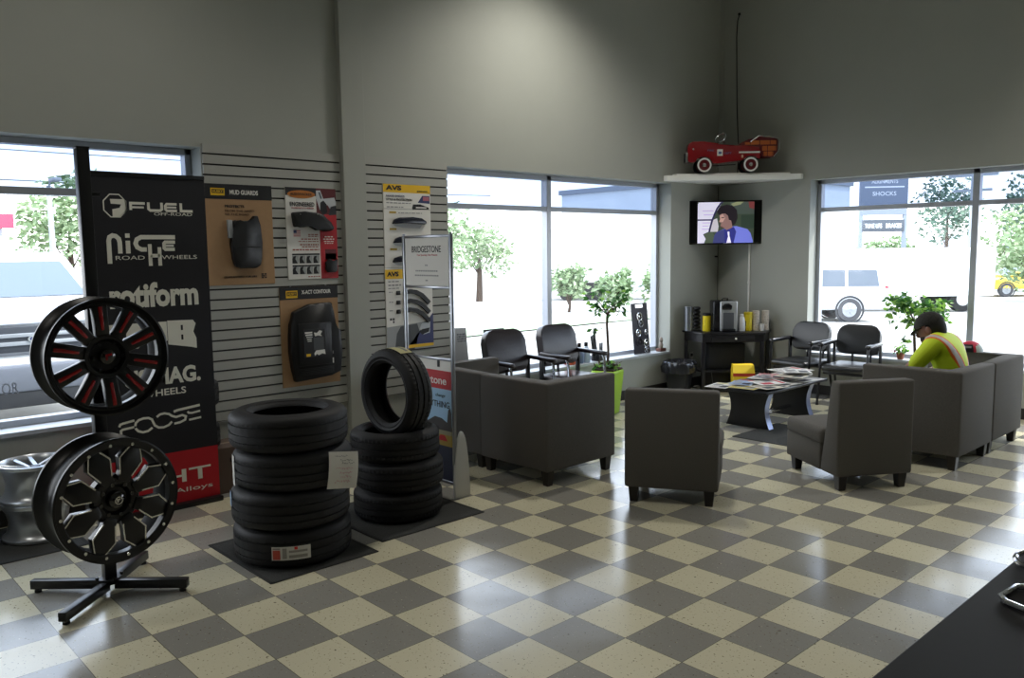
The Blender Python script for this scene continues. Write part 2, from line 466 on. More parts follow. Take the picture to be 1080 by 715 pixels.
SC.view_settings.view_transform = 'Standard'; SC.view_settings.look = 'None'
SC.view_settings.gamma = 1; SC.view_settings.use_curve_mapping = False; SC.view_settings.exposure = .22
SC.cycles.max_bounces = 8; SC.cycles.diffuse_bounces = 5; SC.cycles.transparent_max_bounces = 12
SC.cycles.sample_clamp_indirect = 6
def conv(x0, y0, x1, y1, W, H):
    return lambda x, y: (((x - x0) / (x1 - x0) - .5) * W, (.5 - (y - y0) / (y1 - y0)) * H)
# ------------------------------------------------------------------ wheel stand
def xaxis(): return Matrix.Rotation(pi / 2, 4, 'Y')            # z -> x
def wheel_stand():
    t = thing('wheel_display_stand', 'black steel wheel stand with tall square pole and X-shaped foot, carrying two black wheels', 'display stand', (-1.575, -1.5, 0), rad(0))
    b = MB(); b.box((0, 0, 1.145), (.058, .058, 2.21), BLACK, bev=.004); b.box((0, 0, 2.252), (.062, .062, .012), BLACK, bev=.003)
    b.box((0, .05, 2.03), (.02, .05, .02), BLACK, bev=.003)
    b.build('pole', t)
    b = MB(); b.box((0, 0, .07), (.10, .10, .012), BLACK, rz=pi / 4)
    for sx, sy in ((1, 0), (-1, 0), (0, 1), (0, -1)): b.cyl((sx * .06, sy * .06, .072), (sx * .06, sy * .06, .09), .009, BLACK, seg=6)
    b.build('base_plate', t)
    for a in (47, 137, 227, 313):
        b = MB(); M = Matrix.Rotation(rad(a), 4, 'Z')
        b.box((.218, 0, .044), (.372, .042, .046), BLACK, M=M, bev=.003)
        l = b.build('leg', t)
        b = MB(); b.cyl((.375, 0, 0), (.375, 0, .012), .017, RUBBER, M=M, seg=14); b.cyl((.375, 0, .01), (.375, 0, .024), .008, RUBBER, M=M, seg=10); b.build('foot', l)
    for z, yy in ((1.247, -.01), (.548, -.01)):
        b = MB(); b.cyl((.02, yy * .3, z), (.175, yy, z), .03, BLACK, seg=20); b.cyl((.165, yy, z), (.176, yy, z), .075, BLACK, seg=24); b.build('hub_mount', t)
wheel_stand()

def barrel(R, W, m=mat('rim_black', '#070708', .36, spec=.35)):
    b = MB(); X = xaxis()
    prof = [(R, -.004), (R, -.018), (R * .965, -.026), (R * .935, -.045), (R * .90, -.075), (R * .865, -.12), (R * .87, -W * .70), (R * .90, -W * .80),
            (R * .955, -W * .88), (R * .985, -W * .92), (R, -W * .94), (R, -W), (R * .965, -W), (R * .93, -W * .9), (R * .86, -W * .75), (R * .84, -.12),
            (R * .86, -.07), (R * .90, -.03), (R * .945, -.012), (R * .97, 0)]
    inner = mat('rim_inside', '#0a0a0a', .75, spec=.2)
    b.lathe(prof, m, X, 72, closed=True, ms=[m] * 11 + [inner] * (len(prof) - 14) + [m] * 3)
    return b
def wheel_red():
    R = .283; W = .215
    t = thing('alloy_wheel', 'black alloy wheel with red striped spokes, upper of the two on the stand', 'wheel', (-1.30, -1.512, 1.247), rad(3))
    barrel(R, W).build('barrel', t, smooth=30)
    b = MB(); X = xaxis()
    b.lathe([(.0, -.055), (.07, -.055), (.085, -.03), (R * .36, -.028), (R * .38, -.05), (R * .38, -.09), (0, -.09)], SATINBLACK, X, 60)
    b.lathe([(R * .86, -.07), (R * .86, -.035), (R * .90, -.02), (R * .93, -.022), (R * .9, -.06)], SATINBLACK, X, 60, closed=True)
    for k in range(10):
        M = Matrix.Rotation(2 * pi * k / 10 + rad(5), 4, 'X')
        b.hexa([M @ Vector(p) for p in ((-.085, -.030, R * .34), (-.035, -.030, R * .34), (-.035, .030, R * .34), (-.085, .030, R * .34))],
               [M @ Vector(p) for p in ((-.06, -.036, R * .89), (-.026, -.036, R * .89), (-.026, .036, R * .89), (-.06, .036, R * .89))], SATINBLACK, bev=.006)
    b.build('spoke_face', t, smooth=30)
    for k in range(10):
        M = Matrix.Rotation(2 * pi * k / 10 + rad(5), 4, 'X'); b = MB()
        f = lambda s, r, x: M @ Vector((x, s, r))
        b.hexa([f(-.007, R * .45, -.037), f(-.007, R * .45, -.028), f(.007, R * .45, -.028), f(.007, R * .45, -.037)],
               [f(-.010, R * .85, -.032), f(-.010, R * .85, -.0225), f(.010, R * .85, -.0225), f(.010, R * .85, -.032)], REDPAINT, bev=.003)
        tag(b.build('spoke_accent', t), 'red painted strip set into the spoke')
    for k in range(6):
        a = 2 * pi * k / 6; b = MB()
        b.cyl((-.034, .068 * cos(a), .068 * sin(a)), (-.026, .068 * cos(a), .068 * sin(a)), .009, GLOSSBLACK, seg=12); b.build('lug_hole', t)
    b = MB(); b.lathe([(0, -.012), (.022, -.014), (.034, -.022), (.038, -.05), (0, -.052)], GLOSSBLACK, X, 36); c = b.build('centre_cap', t)
    b = MB(); F = frame((-.0115, 0, 0), (0, 1, 0), (0, 0, 1))
    b.prism([(-.016, .012), (.014, .016), (.016, .006), (-.004, .004), (-.006, -.014), (-.014, -.016)], -.001, .002, REDPAINT, F); b.build('cap_emblem', c)
wheel_red()

def wheel_milled():
    R = .305; W = .225
    t = thing('alloy_wheel', 'black alloy wheel with silver milled spoke edges, lower of the two on the stand', 'wheel', (-1.285, -1.515, .548), rad(9))
    barrel(R, W).build('barrel', t, smooth=30)
    X = xaxis(); F = frame((0, 0, 0), (0, 1, 0), (0, 0, 1))
    b = MB()
    b.lathe([(R * .86, -.05), (R * .86, -.010), (R * .88, -.004), (R * .985, -.001), (R * .985, -.02)], SATINBLACK, X, 72, closed=True)
    b.lathe([(0, -.05), (.06, -.05), (.075, -.03), (R * .36, -.027), (R * .40, -.045), (R * .40, -.09), (0, -.09)], SATINBLACK, X, 60)
    def P(a, r, s): return (r * cos(a) - s * sin(a), r * sin(a) + s * cos(a))
    for k in range(8):
        a = rad(90 + 22.5) + k * pi / 4
        poly = [P(a, R * .30, -.030), P(a, R * .46, -.034), P(a, R * .66, -.064), P(a, R * .89, -.030), P(a, R * .89, .030), P(a, R * .66, .064), P(a, R * .46, .034), P(a, R * .30, .030)]
        b.prism(poly, -.055, -.017, SATINBLACK, F, bev=.004)
    b.build('spoke_face', t, smooth=30)
    for k in range(8):
        a = rad(90 + 22.5) + k * pi / 4; b = MB()
        for s in (-1, 1):
            b.ribbon([P(a, R * .40, s * .029), P(a, R * .66, s * .058), P(a, R * .865, s * .026)], .0065, -.018, -.0155, MILLED, F)
        tag(b.build('milled_edge', t, smooth=0), 'bright milled line along the spoke edge')
    for k in range(16):
        a = 2 * pi * k / 16 + .1; b = MB(); y, z = R * .905 * cos(a), R * .905 * sin(a)
        b.cyl((-.003, y, z), (.004, y, z), .0085, MILLED, seg=6); tag(b.build('rim_bolt', t), 'small silver bolt in the rim')
    for k in range(8):
        a = 2 * pi * k / 8 + .2; b = MB(); y, z = .078 * cos(a), .078 * sin(a); b.cyl((-.034, y, z), (-.024, y, z), .010, GLOSSBLACK, seg=12); b.build('lug_hole', t)
    b = MB(); b.lathe([(0, -.006), (.026, -.008), (.040, -.018), (.044, -.05), (0, -.052)], GLOSSBLACK, X, 36); c = b.build('centre_cap', t)
    b = MB(); F2 = frame((-.0055, 0, 0), (0, 1, 0), (0, 0, 1))
    b.ribbon([(.017 * cos(x * pi / 9), .017 * sin(x * pi / 9)) for x in range(18)], .004, -.001, .002, MILLED, F2, closed=True)
    b.prism([(-.009, .009), (.010, .009), (.006, .002), (-.001, .003), (-.003, -.011), (-.008, -.006)], -.001, .002, MILLED, F2); b.build('cap_emblem', c)
wheel_milled()

# ------------------------------------------------------------------ brand banner
def banner():
    y0, y1 = -1.146, -.412; W = y1 - y0; H = 2.25
    t = thing('banner_stand', 'tall black and red wheel-brand banner standing behind the wheel stand', 'banner', M=frame((-2.74, (y0 + y1) / 2, 0), (0, 1, 0), (0, 0, 1)))
    b = MB(); n = 14
    for i in range(n):
        u0, u1 = -W / 2 + W * i / n, -W / 2 + W * (i + 1) / n
        for z0, z1, m in ((.035, .392, BANNERRED), (.392, H - .012, BANNER)):
            for q in (0., -.0012): b.poly([(u0, z0, q), (u1, z0, q), (u1, z1, q), (u0, z1, q)], m)
    b.build('fabric_panel', t, smooth=0)
    b = MB(); b.box((0, H - .006, 0), (W, .025, .02), BLACK, bev=.004); b.build('top_rail', t)
    b = MB(); b.box((0, .018, -.01), (W + .01, .036, .12), BLACK, bev=.008); b.build('base_cassette', t)
    b = MB(); b.cyl((0, .03, -.03), (0, H - .01, -.02), .010, BLACK); b.build('support_pole', t)
    # u of photo px: left edge 92..~112 ; everything measured as fraction of the width
    U = lambda f: -W / 2 + W * f
    b = MB(); e = .0004
    # octagon mark + FUEL
    oc = [(U(.203) + .073 * cos(rad(22.5 + 45 * k)), 2.043 + .077 * sin(rad(22.5 + 45 * k))) for k in range(8)]
    b.ribbon(oc, .007, e, .0012, LETTER, closed=True)
    b.prism([(U(.165), 2.085), (U(.285), 2.085), (U(.298), 2.07), (U(.298), 2.01), (U(.24), 1.974), (U(.18), 1.974), (U(.18), 2.02), (U(.24), 2.03), (U(.255), 2.052), (U(.17), 2.055)], e, .0012, LETTER)
    def S(pts, ww): b.ribbon([(U(x), z) for x, z in pts], ww, e, .0012, LETTER)
    S([(.333, 2.018), (.333, 2.062), (.455, 2.062)], .017); S([(.345, 2.036), (.445, 2.036)], .013)
    S([(.485, 2.070), (.485, 2.027), (.50, 2.018), (.585, 2.018), (.60, 2.027), (.60, 2.070)], .017)
    S([(.735, 2.062), (.645, 2.062), (.632, 2.05), (.632, 2.028), (.645, 2.018), (.735, 2.018)], .016); S([(.64, 2.040), (.73, 2.040)], .013)
    S([(.772, 2.070), (.772, 2.018), (.878, 2.018)], .017)
    b.build('logo', t, smooth=0); lettering(t, 'OFF-ROAD', U(.70), 1.996, .25, .020, LETTER, .0012, .0)
    # NICHE road wheels
    b = MB(); N_ = lambda x, y: (.11 + (x - 125) / 440 * .59, 1.868 - (y - 395) / 185 * .19)
    S([N_(*q) for q in ((143, 582), (143, 440), (150, 418), (168, 408), (188, 412), (205, 428), (210, 450), (210, 520))], .028)
    S([N_(260, 440), N_(260, 520)], .028); S([N_(260, 395), N_(260, 422)], .028)
    S([N_(*q) for q in ((378, 496), (345, 496), (318, 482), (308, 458), (318, 432), (345, 418), (568, 418))], .028)
    S([N_(398, 462), N_(398, 600)], .024); S([N_(460, 482), N_(460, 600)], .024); S([N_(398, 536), N_(460, 536)], .024)
    S([N_(*q) for q in ((566, 450), (500, 450), (492, 458), (492, 488), (500, 496), (562, 496))], .022); S([N_(495, 473), N_(556, 473)], .014)
    b.build('logo', t, smooth=0)
    lettering(t, 'ROAD', U(.305), 1.712, .18, .026, LETTER, .0012); lettering(t, 'WHEELS', U(.735), 1.712, .235, .026, LETTER, .0012)
    lettering(t, 'rotiform', U(.50), 1.468, .57, .165, LETTER, .0012, .04, 'logo')
    # block letters
    b = MB(); p = lambda q: [(U(x - .075), z + .07) for x, z in q]
    b.prism(p([(.16, 1.215), (.40, 1.215), (.44, 1.19), (.44, 1.08), (.40, 1.05), (.16, 1.05)]), e, .0012, LETTER)
    b.prism(p([(.47, 1.215), (.66, 1.215), (.66, 1.09), (.62, 1.045), (.50, 1.05), (.47, 1.09)]), e, .0012, LETTER)
    b.prism(p([(.665, 1.22), (.90, 1.215), (.925, 1.19), (.90, 1.135), (.925, 1.09), (.925, 1.02), (.88, 1.03), (.665, 1.06)]), e, .0012, LETTER)
    for (x, z0, z1) in ((.295, 1.10, 1.17), (.565, 1.12, 1.215), (.795, 1.15, 1.185), (.795, 1.085, 1.12)): b.ribbon([(U(x - .075), z0 + .07), (U(x - .075), z1 + .07)], .014, .0012, .0018, BANNER)
    b.build('logo', t, smooth=0)
    lettering(t, 'US MAG.', U(.53), .920, .50, .115, LETTER, .0012, .04); lettering(t, 'WHEELS', U(.53), .812, .29, .046, LETTER, .0012, .015)
    # line lettering
    b = MB(); c = conv(180, 130, 645, 312, .56, .165)
    Q = lambda pts, ww: b.ribbon([(x + U(.495), y + .622) for x, y in (c(*q) for q in pts)], ww, e, .0012, LETTER)
    sm = lambda cx, cy, r, a0, a1: [(cx + r * cos(rad(a)), cy - r * sin(rad(a))) for a in range(a0, a1 + (1 if a1 > a0 else -1), 12 if a1 > a0 else -12)]
    Q([(193, 308), (193, 255), (202, 247), (262, 240)], .015); Q([(185, 225), (192, 208), (205, 203), (265, 192)], .015)
    Q(sm(318, 236, 48, 330, 216)[::-1] + [(270, 240)], .015) if 0 else None
    Q([(268, 235), (272, 212), (288, 194), (312, 186), (340, 188), (358, 202), (364, 225), (372, 250), (392, 270), (418, 274), (448, 262), (466, 240)], .015)
    Q([(268, 250), (282, 274), (306, 288), (334, 284), (358, 264)], .015); Q([(384, 190), (402, 174), (426, 170), (452, 180), (468, 198), (490, 210), (525, 202), (545, 215), (540, 240), (512, 254), (478, 258)], .015)
    Q([(478, 168), (500, 160), (628, 143)], .017); Q([(556, 180), (562, 192), (580, 196), (628, 188)], .014); Q([(562, 246), (632, 238)], .014)
    b.build('logo', t, smooth=0)
    lettering(t, 'MHT', U(.56), .220, .53, .088, LETTER, .0012, .01); lettering(t, 'Luxury Alloys', U(.53), .115, .59, .040, LETTER, .0012)
banner()

# ------------------------------------------------------------------ tyres
def tyre(R, W, ri, seg=120):
    b = MB()
    h = W / 2
    g = R - .009
    prof = [(ri, -h * .66), (ri + .006, -h * .80), (ri + .03, -h * .93), ((R + ri) / 2, -h), (R - .045, -h * .97), (R - .018, -h * .86), (R - .005, -h * .74),
            (R, -h * .60), (R, -h * .46), (g, -h * .45), (g, -h * .39), (R + .001, -h * .38), (R + .001, -h * .08), (g, -h * .07), (g, h * .07), (R + .001, h * .08),
            (R + .001, h * .38), (g, h * .39), (g, h * .45), (R, h * .46), (R, h * .60), (R - .005, h * .74), (R - .018, h * .86), (R - .045, h * .97), ((R + ri) / 2, h),
            (ri + .03, h * .93), (ri + .006, h * .80), (ri, h * .66), (ri + .012, h * .6), (R - .03, h * .72), (R - .022, 0), (R - .03, -h * .72), (ri + .012, -h * .6)]
    def fn(r, z, k):
        if r > R - .006 and abs(z) > h * .45: return r - (.006 if k % 2 else 0)
        if r > R and abs(z) > h * .07: return r - (.0035 if (k + int(abs(z) * 60)) % 3 == 0 else 0)
        return r
    b.lathe(prof, RUBBER, None, seg, closed=True, fn=fn)
    for s in (-1, 1):       # raised rings on the sidewall
        rr = ri + .022
        b.lathe([(rr, s * h * .90), (rr + .003, s * (h * .91 + .004)), (rr + .007, s * h * .94)], RUBBER, None, seg)
    return b
def tyre_thing(name, R, W, ri, M, label, group=None):
    t = thing(name, label, 'tyre', M=M, group=group)
    tyre(R, W, ri).build('tyre_body', t, smooth=40)
    return t
def patch(R, a0, a1, z0, z1, m, n=10, rise=.002):
    b = MB()
    for i in range(n):
        x, y = rad(a0 + (a1 - a0) * i / n), rad(a0 + (a1 - a0) * (i + 1) / n); r = R + rise
        for q in (0, .001): b.poly([((r + q) * cos(x), (r + q) * sin(x), z0), ((r + q) * cos(y), (r + q) * sin(y), z0), ((r + q) * cos(y), (r + q) * sin(y), z1), ((r + q) * cos(x), (r + q) * sin(x), z1)], m)
    return b
AX, AY = -1.440, -.530
RA, WA = .331, .2125
offs = [(0, 0), (.012, -.01), (.012, .012), (-.004, .002)]
lab = ['bottom tyre of the left front stack, red and white label on its tread',
       'second tyre from the floor in the left front stack, blue sticker on its edge',
       'third tyre from the floor in the left front stack, handwritten sheet beside it',
       'wide black tyre lying on top of the left front stack']
stackA = []
for i in range(4):
    M = TR((AX + offs[i][0], AY + offs[i][1], WA * (i + .5) + .004), .4 * i)
    t = tyre_thing('tyre', RA, WA, .202, M, lab[0]) if i == 0 else copy_tree(stackA[0], M, label=lab[i])
    t['group'] = 'tyres stacked behind the mat edge on the left'; stackA.append(t)
# label on the tread of the lowest tyre (angle of the camera as seen from the stack is about -27 deg)
t0 = stackA[0]
lb = tag(patch(RA, -48, -12, -.045, .03, PAPER).build('tread_label', t0, smooth=0), 'printed red and white paper label')
patch(RA, -47, -40, -.040, .012, mat('label_red', '#c2503e', .6), 3, .0035).build('label_print', lb, smooth=0)
patch(RA, -27, -24, .012, .028, mat('label_dot', '#d9352a', .6), 2, .0035).build('label_print', lb, smooth=0)
for a0, a1, z0, z1 in ((-47, -40, .015, .024), (-38, -34, -.036, .022), (-32, -15, -.004, .008), (-32, -15, -.034, -.018)):
    patch(RA, a0, a1, z0, z1, mat('label_grey', '#9a968e', .6), 4, .0032).build('label_print', lb, smooth=0)
M1 = stackA[2].matrix_basis.to_euler().z; M2 = stackA[1].matrix_basis.to_euler().z
q = patch(RA, -116 - math.degrees(M1), -100 - math.degrees(M1), -.095, .075, PAPER); tag(q.build('side_sticker', stackA[2], smooth=0), 'white paper strip on the left edge of the tyre')
q = patch(RA, -114 - math.degrees(M2), -103 - math.degrees(M2), .0, .085, mat('sticker_blue', '#8fa9c4', .6)); tag(q.build('side_sticker', stackA[1], smooth=0), 'pale blue sticker')

def price_sheet():
    c = Vector((-1.075, -.405, .525)); u = Vector((0, 1, -.13)).normalized(); v = Vector((-.05, 0, 1)); v = (v - u * v.dot(u)).normalized()
    t = thing('price_sheet', 'white paper sheet with handwritten prices hanging on the left front tyre stack', 'paper sheet', M=frame(c, u, v))
    b = MB(); n = 6; m = PAPER; w, h = .17, .205
    def z(x, y): return .014 * sin(x * 14) - .012 * (y / h * 2) ** 2 + .01
    for i in range(n):
        for j in range(n):
            xs = [-w / 2 + w * (i + d) / n for d in (0, 1)]; ys = [-h / 2 + h * (j + d) / n for d in (0, 1)]
            for q in (0, -.0007): b.poly([(xs[0], ys[0], z(xs[0], ys[0]) + q), (xs[1], ys[0], z(xs[1], ys[0]) + q), (xs[1], ys[1], z(xs[1], ys[1]) + q), (xs[0], ys[1], z(xs[0], ys[1]) + q)], m)
    bmesh.ops.remove_doubles(b.bm, verts=b.bm.verts, dist=.0002)
    s = b.build('sheet', t)
    rnd = random.Random(3); PINK = mat('pink_ink', '#c46a7e', .6); INKB = mat('ink_black', '#33333a', .6)
    b = MB()
    for (y, x0, x1, mm, hh) in ((.078, -.05, .02, INKB, .010), (.055, -.02, .05, INKB, .012), (.040, -.01, .055, INKB, .010), (.012, -.045, .05, PINK, .016), (-.012, -.02, .05, PINK, .014), (-.035, -.015, .045, PINK, .014), (-.062, -.045, .04, PINK, .018)):
        x = x0
        while x < x1:
            p = [(x + rnd.uniform(0, .003), y + rnd.uniform(-hh, hh) / 2) for _ in range(2)]; p = [(x, p[0][1]), (x + .004, p[1][1]), (x + .006, y)]
            b.ribbon(p, .0018, 0, .0006, mm); x += .009
    for v_ in b.bm.verts: v_.co.z += z(v_.co.x, v_.co.y) + .0008
    b.build('handwriting', s, smooth=0)
price_sheet()

BX, BY = -1.59, .315
RB, WB = .292, .194
labB = ['black tyre at the bottom of the stack beside the sign stand', 'black tyre in the middle of the stack beside the sign stand', 'black tyre on top of the lying three beside the sign stand, under the upright tyre']
stackB = []
for i in range(3):
    M = TR((BX + (0, .006, -.012)[i], BY + (0, .008, -.004)[i], WB * (i + .5) + .004), .5 * i)
    t = tyre_thing('tyre', RB, WB, .198, M, labB[0]) if i == 0 else copy_tree(stackB[0], M, label=labB[i])
    t['group'] = 'tyres stacked beside the sign stand'; stackB.append(t)
up = tyre_thing('tyre', .288, .195, .195, TR((BX + .02, BY - .01, WB * 3 + .288 - .052)) @ Matrix.Rotation(rad(3), 4, 'Z') @ Matrix.Rotation(pi / 2, 4, 'X'), 'single black tyre standing upright on top of a stack, yellow label on its tread')
tag(patch(.288, 66, 98, -.05, .045, mat('label_cream', '#d6cf9a', .6)).build('tread_label', up, smooth=0), 'cream paper label')
patch(.288, 70, 94, -.03, -.012, GREYP, 6, .0032).build('label_print', up.children[-1], smooth=0)

# floor mats
def mat_obj(name, label, x0, x1, y0, y1, rz=0):
    o = thing(name, label, 'floor mat', ((x0 + x1) / 2, (y0 + y1) / 2, 0), rz)
    b = MB(); w, d = x1 - x0, y1 - y0
    b.box((0, 0, .0022), (w, d, .0044), RUBBERMAT, bev=.0018, seg=1); b.build('mat_sheet', o)
    b = MB(); r = .02
    for (cx, cy, sx, sy) in ((0, -d / 2 + r / 2, w - .01, r), (0, d / 2 - r / 2, w - .01, r), (-w / 2 + r / 2, 0, r, d - .01), (w / 2 - r / 2, 0, r, d - .01)):
        b.box((cx, cy, .0030), (sx, sy, .0046), mat('mat_border', '#232422', .85), bev=.001, seg=1)
    b.build('mat_border', o)
    return o
mat_obj('floor_mat', 'dark rubber mat under the left front tyre stack', -1.87, -1.065, -.865, -.19)
mat_obj('floor_mat', 'dark rubber mat under the tyre stack by the sign stand', -1.99, -1.18, -.09, .72)
mat_obj('floor_mat', 'dark rubber mat under the silver wheels below the window', -3.10, -2.40, -2.4, -1.36)
# ------------------------------------------------------------------ sign stand
def sign_stand():
    t = thing('sign_stand', 'tall chrome sign stand holding a white tyre-brand sheet, behind the right tyre stack', 'sign stand', M=frame((-1.835, .782, 0), (1, 0, 0), (0, 0, 1)))
    STEEL = mat('stand_steel', '#9a9da3', .28, .9)
    for s in (-1, 1):
        b = MB(); b.box((s * .272, .925, 0), (.026, 1.84, .022), STEEL, bev=.004); b.cyl((s * .272, 1.845, 0), (s * .272, 1.856, 0), .010, STEEL); b.build('post', t)
    for z in (1.835, 1.478, .975, .10):
        b = MB(); b.box((0, z, 0), (.52, .018, .018), STEEL, bev=.003); b.build('rail', t)
    for s in (-1, 1):
        b = MB(); F = frame((s * .285, 0, 0), (0, 0, 1), (0, 1, 0))
        b.prism([(-.115, 0), (.02, 0)] + [(-.0475 + .0675 * cos(rad(a)), .015 + .46 * sin(rad(a))) for a in range(8, 180, 8)], -.009, .009, mat('foot_white', '#c9c8c2', .45), F, bev=.004); tag(b.build('foot', t), 'rounded white foot plate')
    p = MB(); p.box((0, 1.657, .004), (.50, .335, .004), WHITEP, bev=.001, seg=1); s = p.build('sign_sheet', t, smooth=0)
    lettering(s, 'BRIDGESTONE', 0, 1.745, .34, .046, INK, .0065, .008); lettering(s, 'Your Journey, Our Passion', .01, 1.703, .24, .016, REDP, .0065)
    for y, w in ((1.632, .03), (1.592, .26), (1.560, .28), (1.525, .03)):
        n = max(2, int(w / .02)); rnd = random.Random(int(y * 1000))
        b = MB()
        for k in range(n): b.box((-w / 2 + w * (k + .5) / n, y, .0065), (w / n * .7, .010, .0006), GREYP)
        b.build('fine_print', s, smooth=0)
    # lower poster
    q = MB(); z0, z1 = .115, .965
    def band(a, c, m, n=.004): q.box((0, (a + c) / 2, n), (.50, c - a, .004), m)
    band(.895, z1, WHITEP); band(.765, .895, REDP); band(.50, .765, mat('poster_sky', '#9cc0dc', .5)); band(.44, .50, mat('poster_haze', '#8d8a70', .5)); band(.36, .44, mat('poster_sand', '#a08a3c', .5)); band(z0, .36, mat('poster_navy', '#2a3148', .5))
    q.prism([(-.25, .50), (-.12, .55), (-.02, .52), (.06, .56), (.14, .555), (.20, .53), (.215, .62), (.235, .64), (.25, .60), (.25, .47), (-.25, .47)], .006, .0068, mat('poster_hill', '#3c3a3a', .6))
    q.prism([(.05, .40), (.10, .41), (.12, .435), (.17, .435), (.19, .41), (.20, .395), (.05, .395)], .006, .0068, REDP)
    s = q.build('lower_poster', t, smooth=0)
    lettering(s, 'Firestone', .02, .825, .36, .058, WHITEP, .0075, .012)
    lettering(s, 'change', .13, .715, .11, .03, INK, .0075, 0, shear=.2); lettering(s, 'EVERYTHING', .06, .655, .34, .045, INK, .0075, .006)
    b = MB(); b.box((.12, .945, .01), (.02, .05, .012), BLACK, bev=.003); b.build('clip', t)
sign_stand()

# ------------------------------------------------------------------ product boards on the slatwall
def board(name, label, y0, y1, z0, z1, base, th=.012, x=XL + .026):
    t = thing(name, label, 'product board', M=frame((x, (y0 + y1) / 2, (z0 + z1) / 2), (0, 1, 0), (0, 0, 1)), group=None)
    b = MB(); b.box((0, 0, -th / 2), (y1 - y0, z1 - z0, th), base, bev=.002, seg=1); b.build('backing_board', t, smooth=0)
    for s in (-1, 1):
        b = MB(); b.tube([(s * (y1 - y0) * .3, (z1 - z0) / 2 - .02, -.02), (s * (y1 - y0) * .3, (z1 - z0) / 2 + .004, -.02), (s * (y1 - y0) * .3, (z1 - z0) / 2 + .004, -th / 2)], .003, GREYMETAL); b.build('hook', t)
    return t
def rect(b, c, xa, ya, xb, yb, m, n0=0, n1=.0012):
    (u0, v0), (u1, v1) = c(xa, yb), c(xb, ya)
    b.box(((u0 + u1) / 2, (v0 + v1) / 2, (n0 + n1) / 2), (abs(u1 - u0), abs(v1 - v0), n1 - n0), m)
def lett(t, c, s, xa, ya, xb, yb, m, bold=.01, n=.0022):
    (u0, v0), (u1, v1) = c(xa, yb), c(xb, ya); return lettering(t, s, (u0 + u1) / 2, (v0 + v1) / 2, u1 - u0, v1 - v0, m, n, bold)
def lines(t, c, rows, m, n0=.0012):
    b = MB(); rnd = random.Random(11)
    for xa, xb, y, h in rows:
        x = xa
        while x < xb - 2:
            w = min(rnd.uniform(8, 26), xb - x); rect(b, c, x, y - h / 2, x + w, y + h / 2, m, n0, n0 + .0006); x += w + 5
    return b.build('fine_print', t, smooth=0)

def mud_board():
    t = board('mud_guard_board', 'brown card display board with one black mud guard, black header above', -.252, .272, 1.495, 2.245, CARD)
    c = conv(5, 45, 438, 690, .524, .75)
    b = MB(); rect(b, c, 5, 45, 438, 140, INK); h = b.build('header', t, smooth=0)
    b = MB(); rect(b, c, 40, 72, 128, 118, YELP, .0012, .002); rect(b, c, 47, 80, 121, 104, INK, .002, .0024); b.build('logo', h, smooth=0)
    lett(h, c, 'HUSKY', 52, 84, 116, 101, YELP, .02, .0034); lett(h, c, 'MUD GUARDS', 160, 80, 345, 110, WHITEP, .03)
    lett(t, c, 'PROTECTS', 125, 176, 250, 193, INK, .02); lett(t, c, 'FROM THE HARD', 125, 206, 315, 220, mat('print_brown', '#5b432e', .6), .005); lett(t, c, 'OF THE ROAD', 125, 228, 280, 242, mat('print_brown', '#5b432e'), .005)
    lett(t, c, 'GUARANTEED FOR LIFE', 100, 631, 315, 643, INK, .01); lines(t, c, [(345, 380, 624, 9), (345, 380, 636, 9), (345, 380, 647, 8)], INK)
    b = MB(); pts = [(160, 285), (172, 272), (205, 282), (240, 276), (285, 280), (296, 243), (325, 243), (336, 300), (345, 420), (341, 520), (330, 565), (300, 583), (195, 583), (165, 566), (152, 520), (140, 420), (158, 380), (165, 330)]
    b.prism([c(*p) for p in pts][::-1], .0, .045, PLASTIC, bev=.012, seg=3)
    g = b.build('mud_guard', t, smooth=50)
    b = MB(); b.box((*c(245, 445), .045), (.21, .010, .006), PLASTIC, bev=.002); b.build('crease', g)
    b = MB(); b.prism([c(*p) for p in [(130, 272), (160, 274), (158, 330), (172, 385), (134, 388)]][::-1], 0, .03, mat('pale_plastic', '#a9adb0', .4), bev=.003); tag(b.build('bracket', t), 'pale bracket at the guard edge')
mud_board()

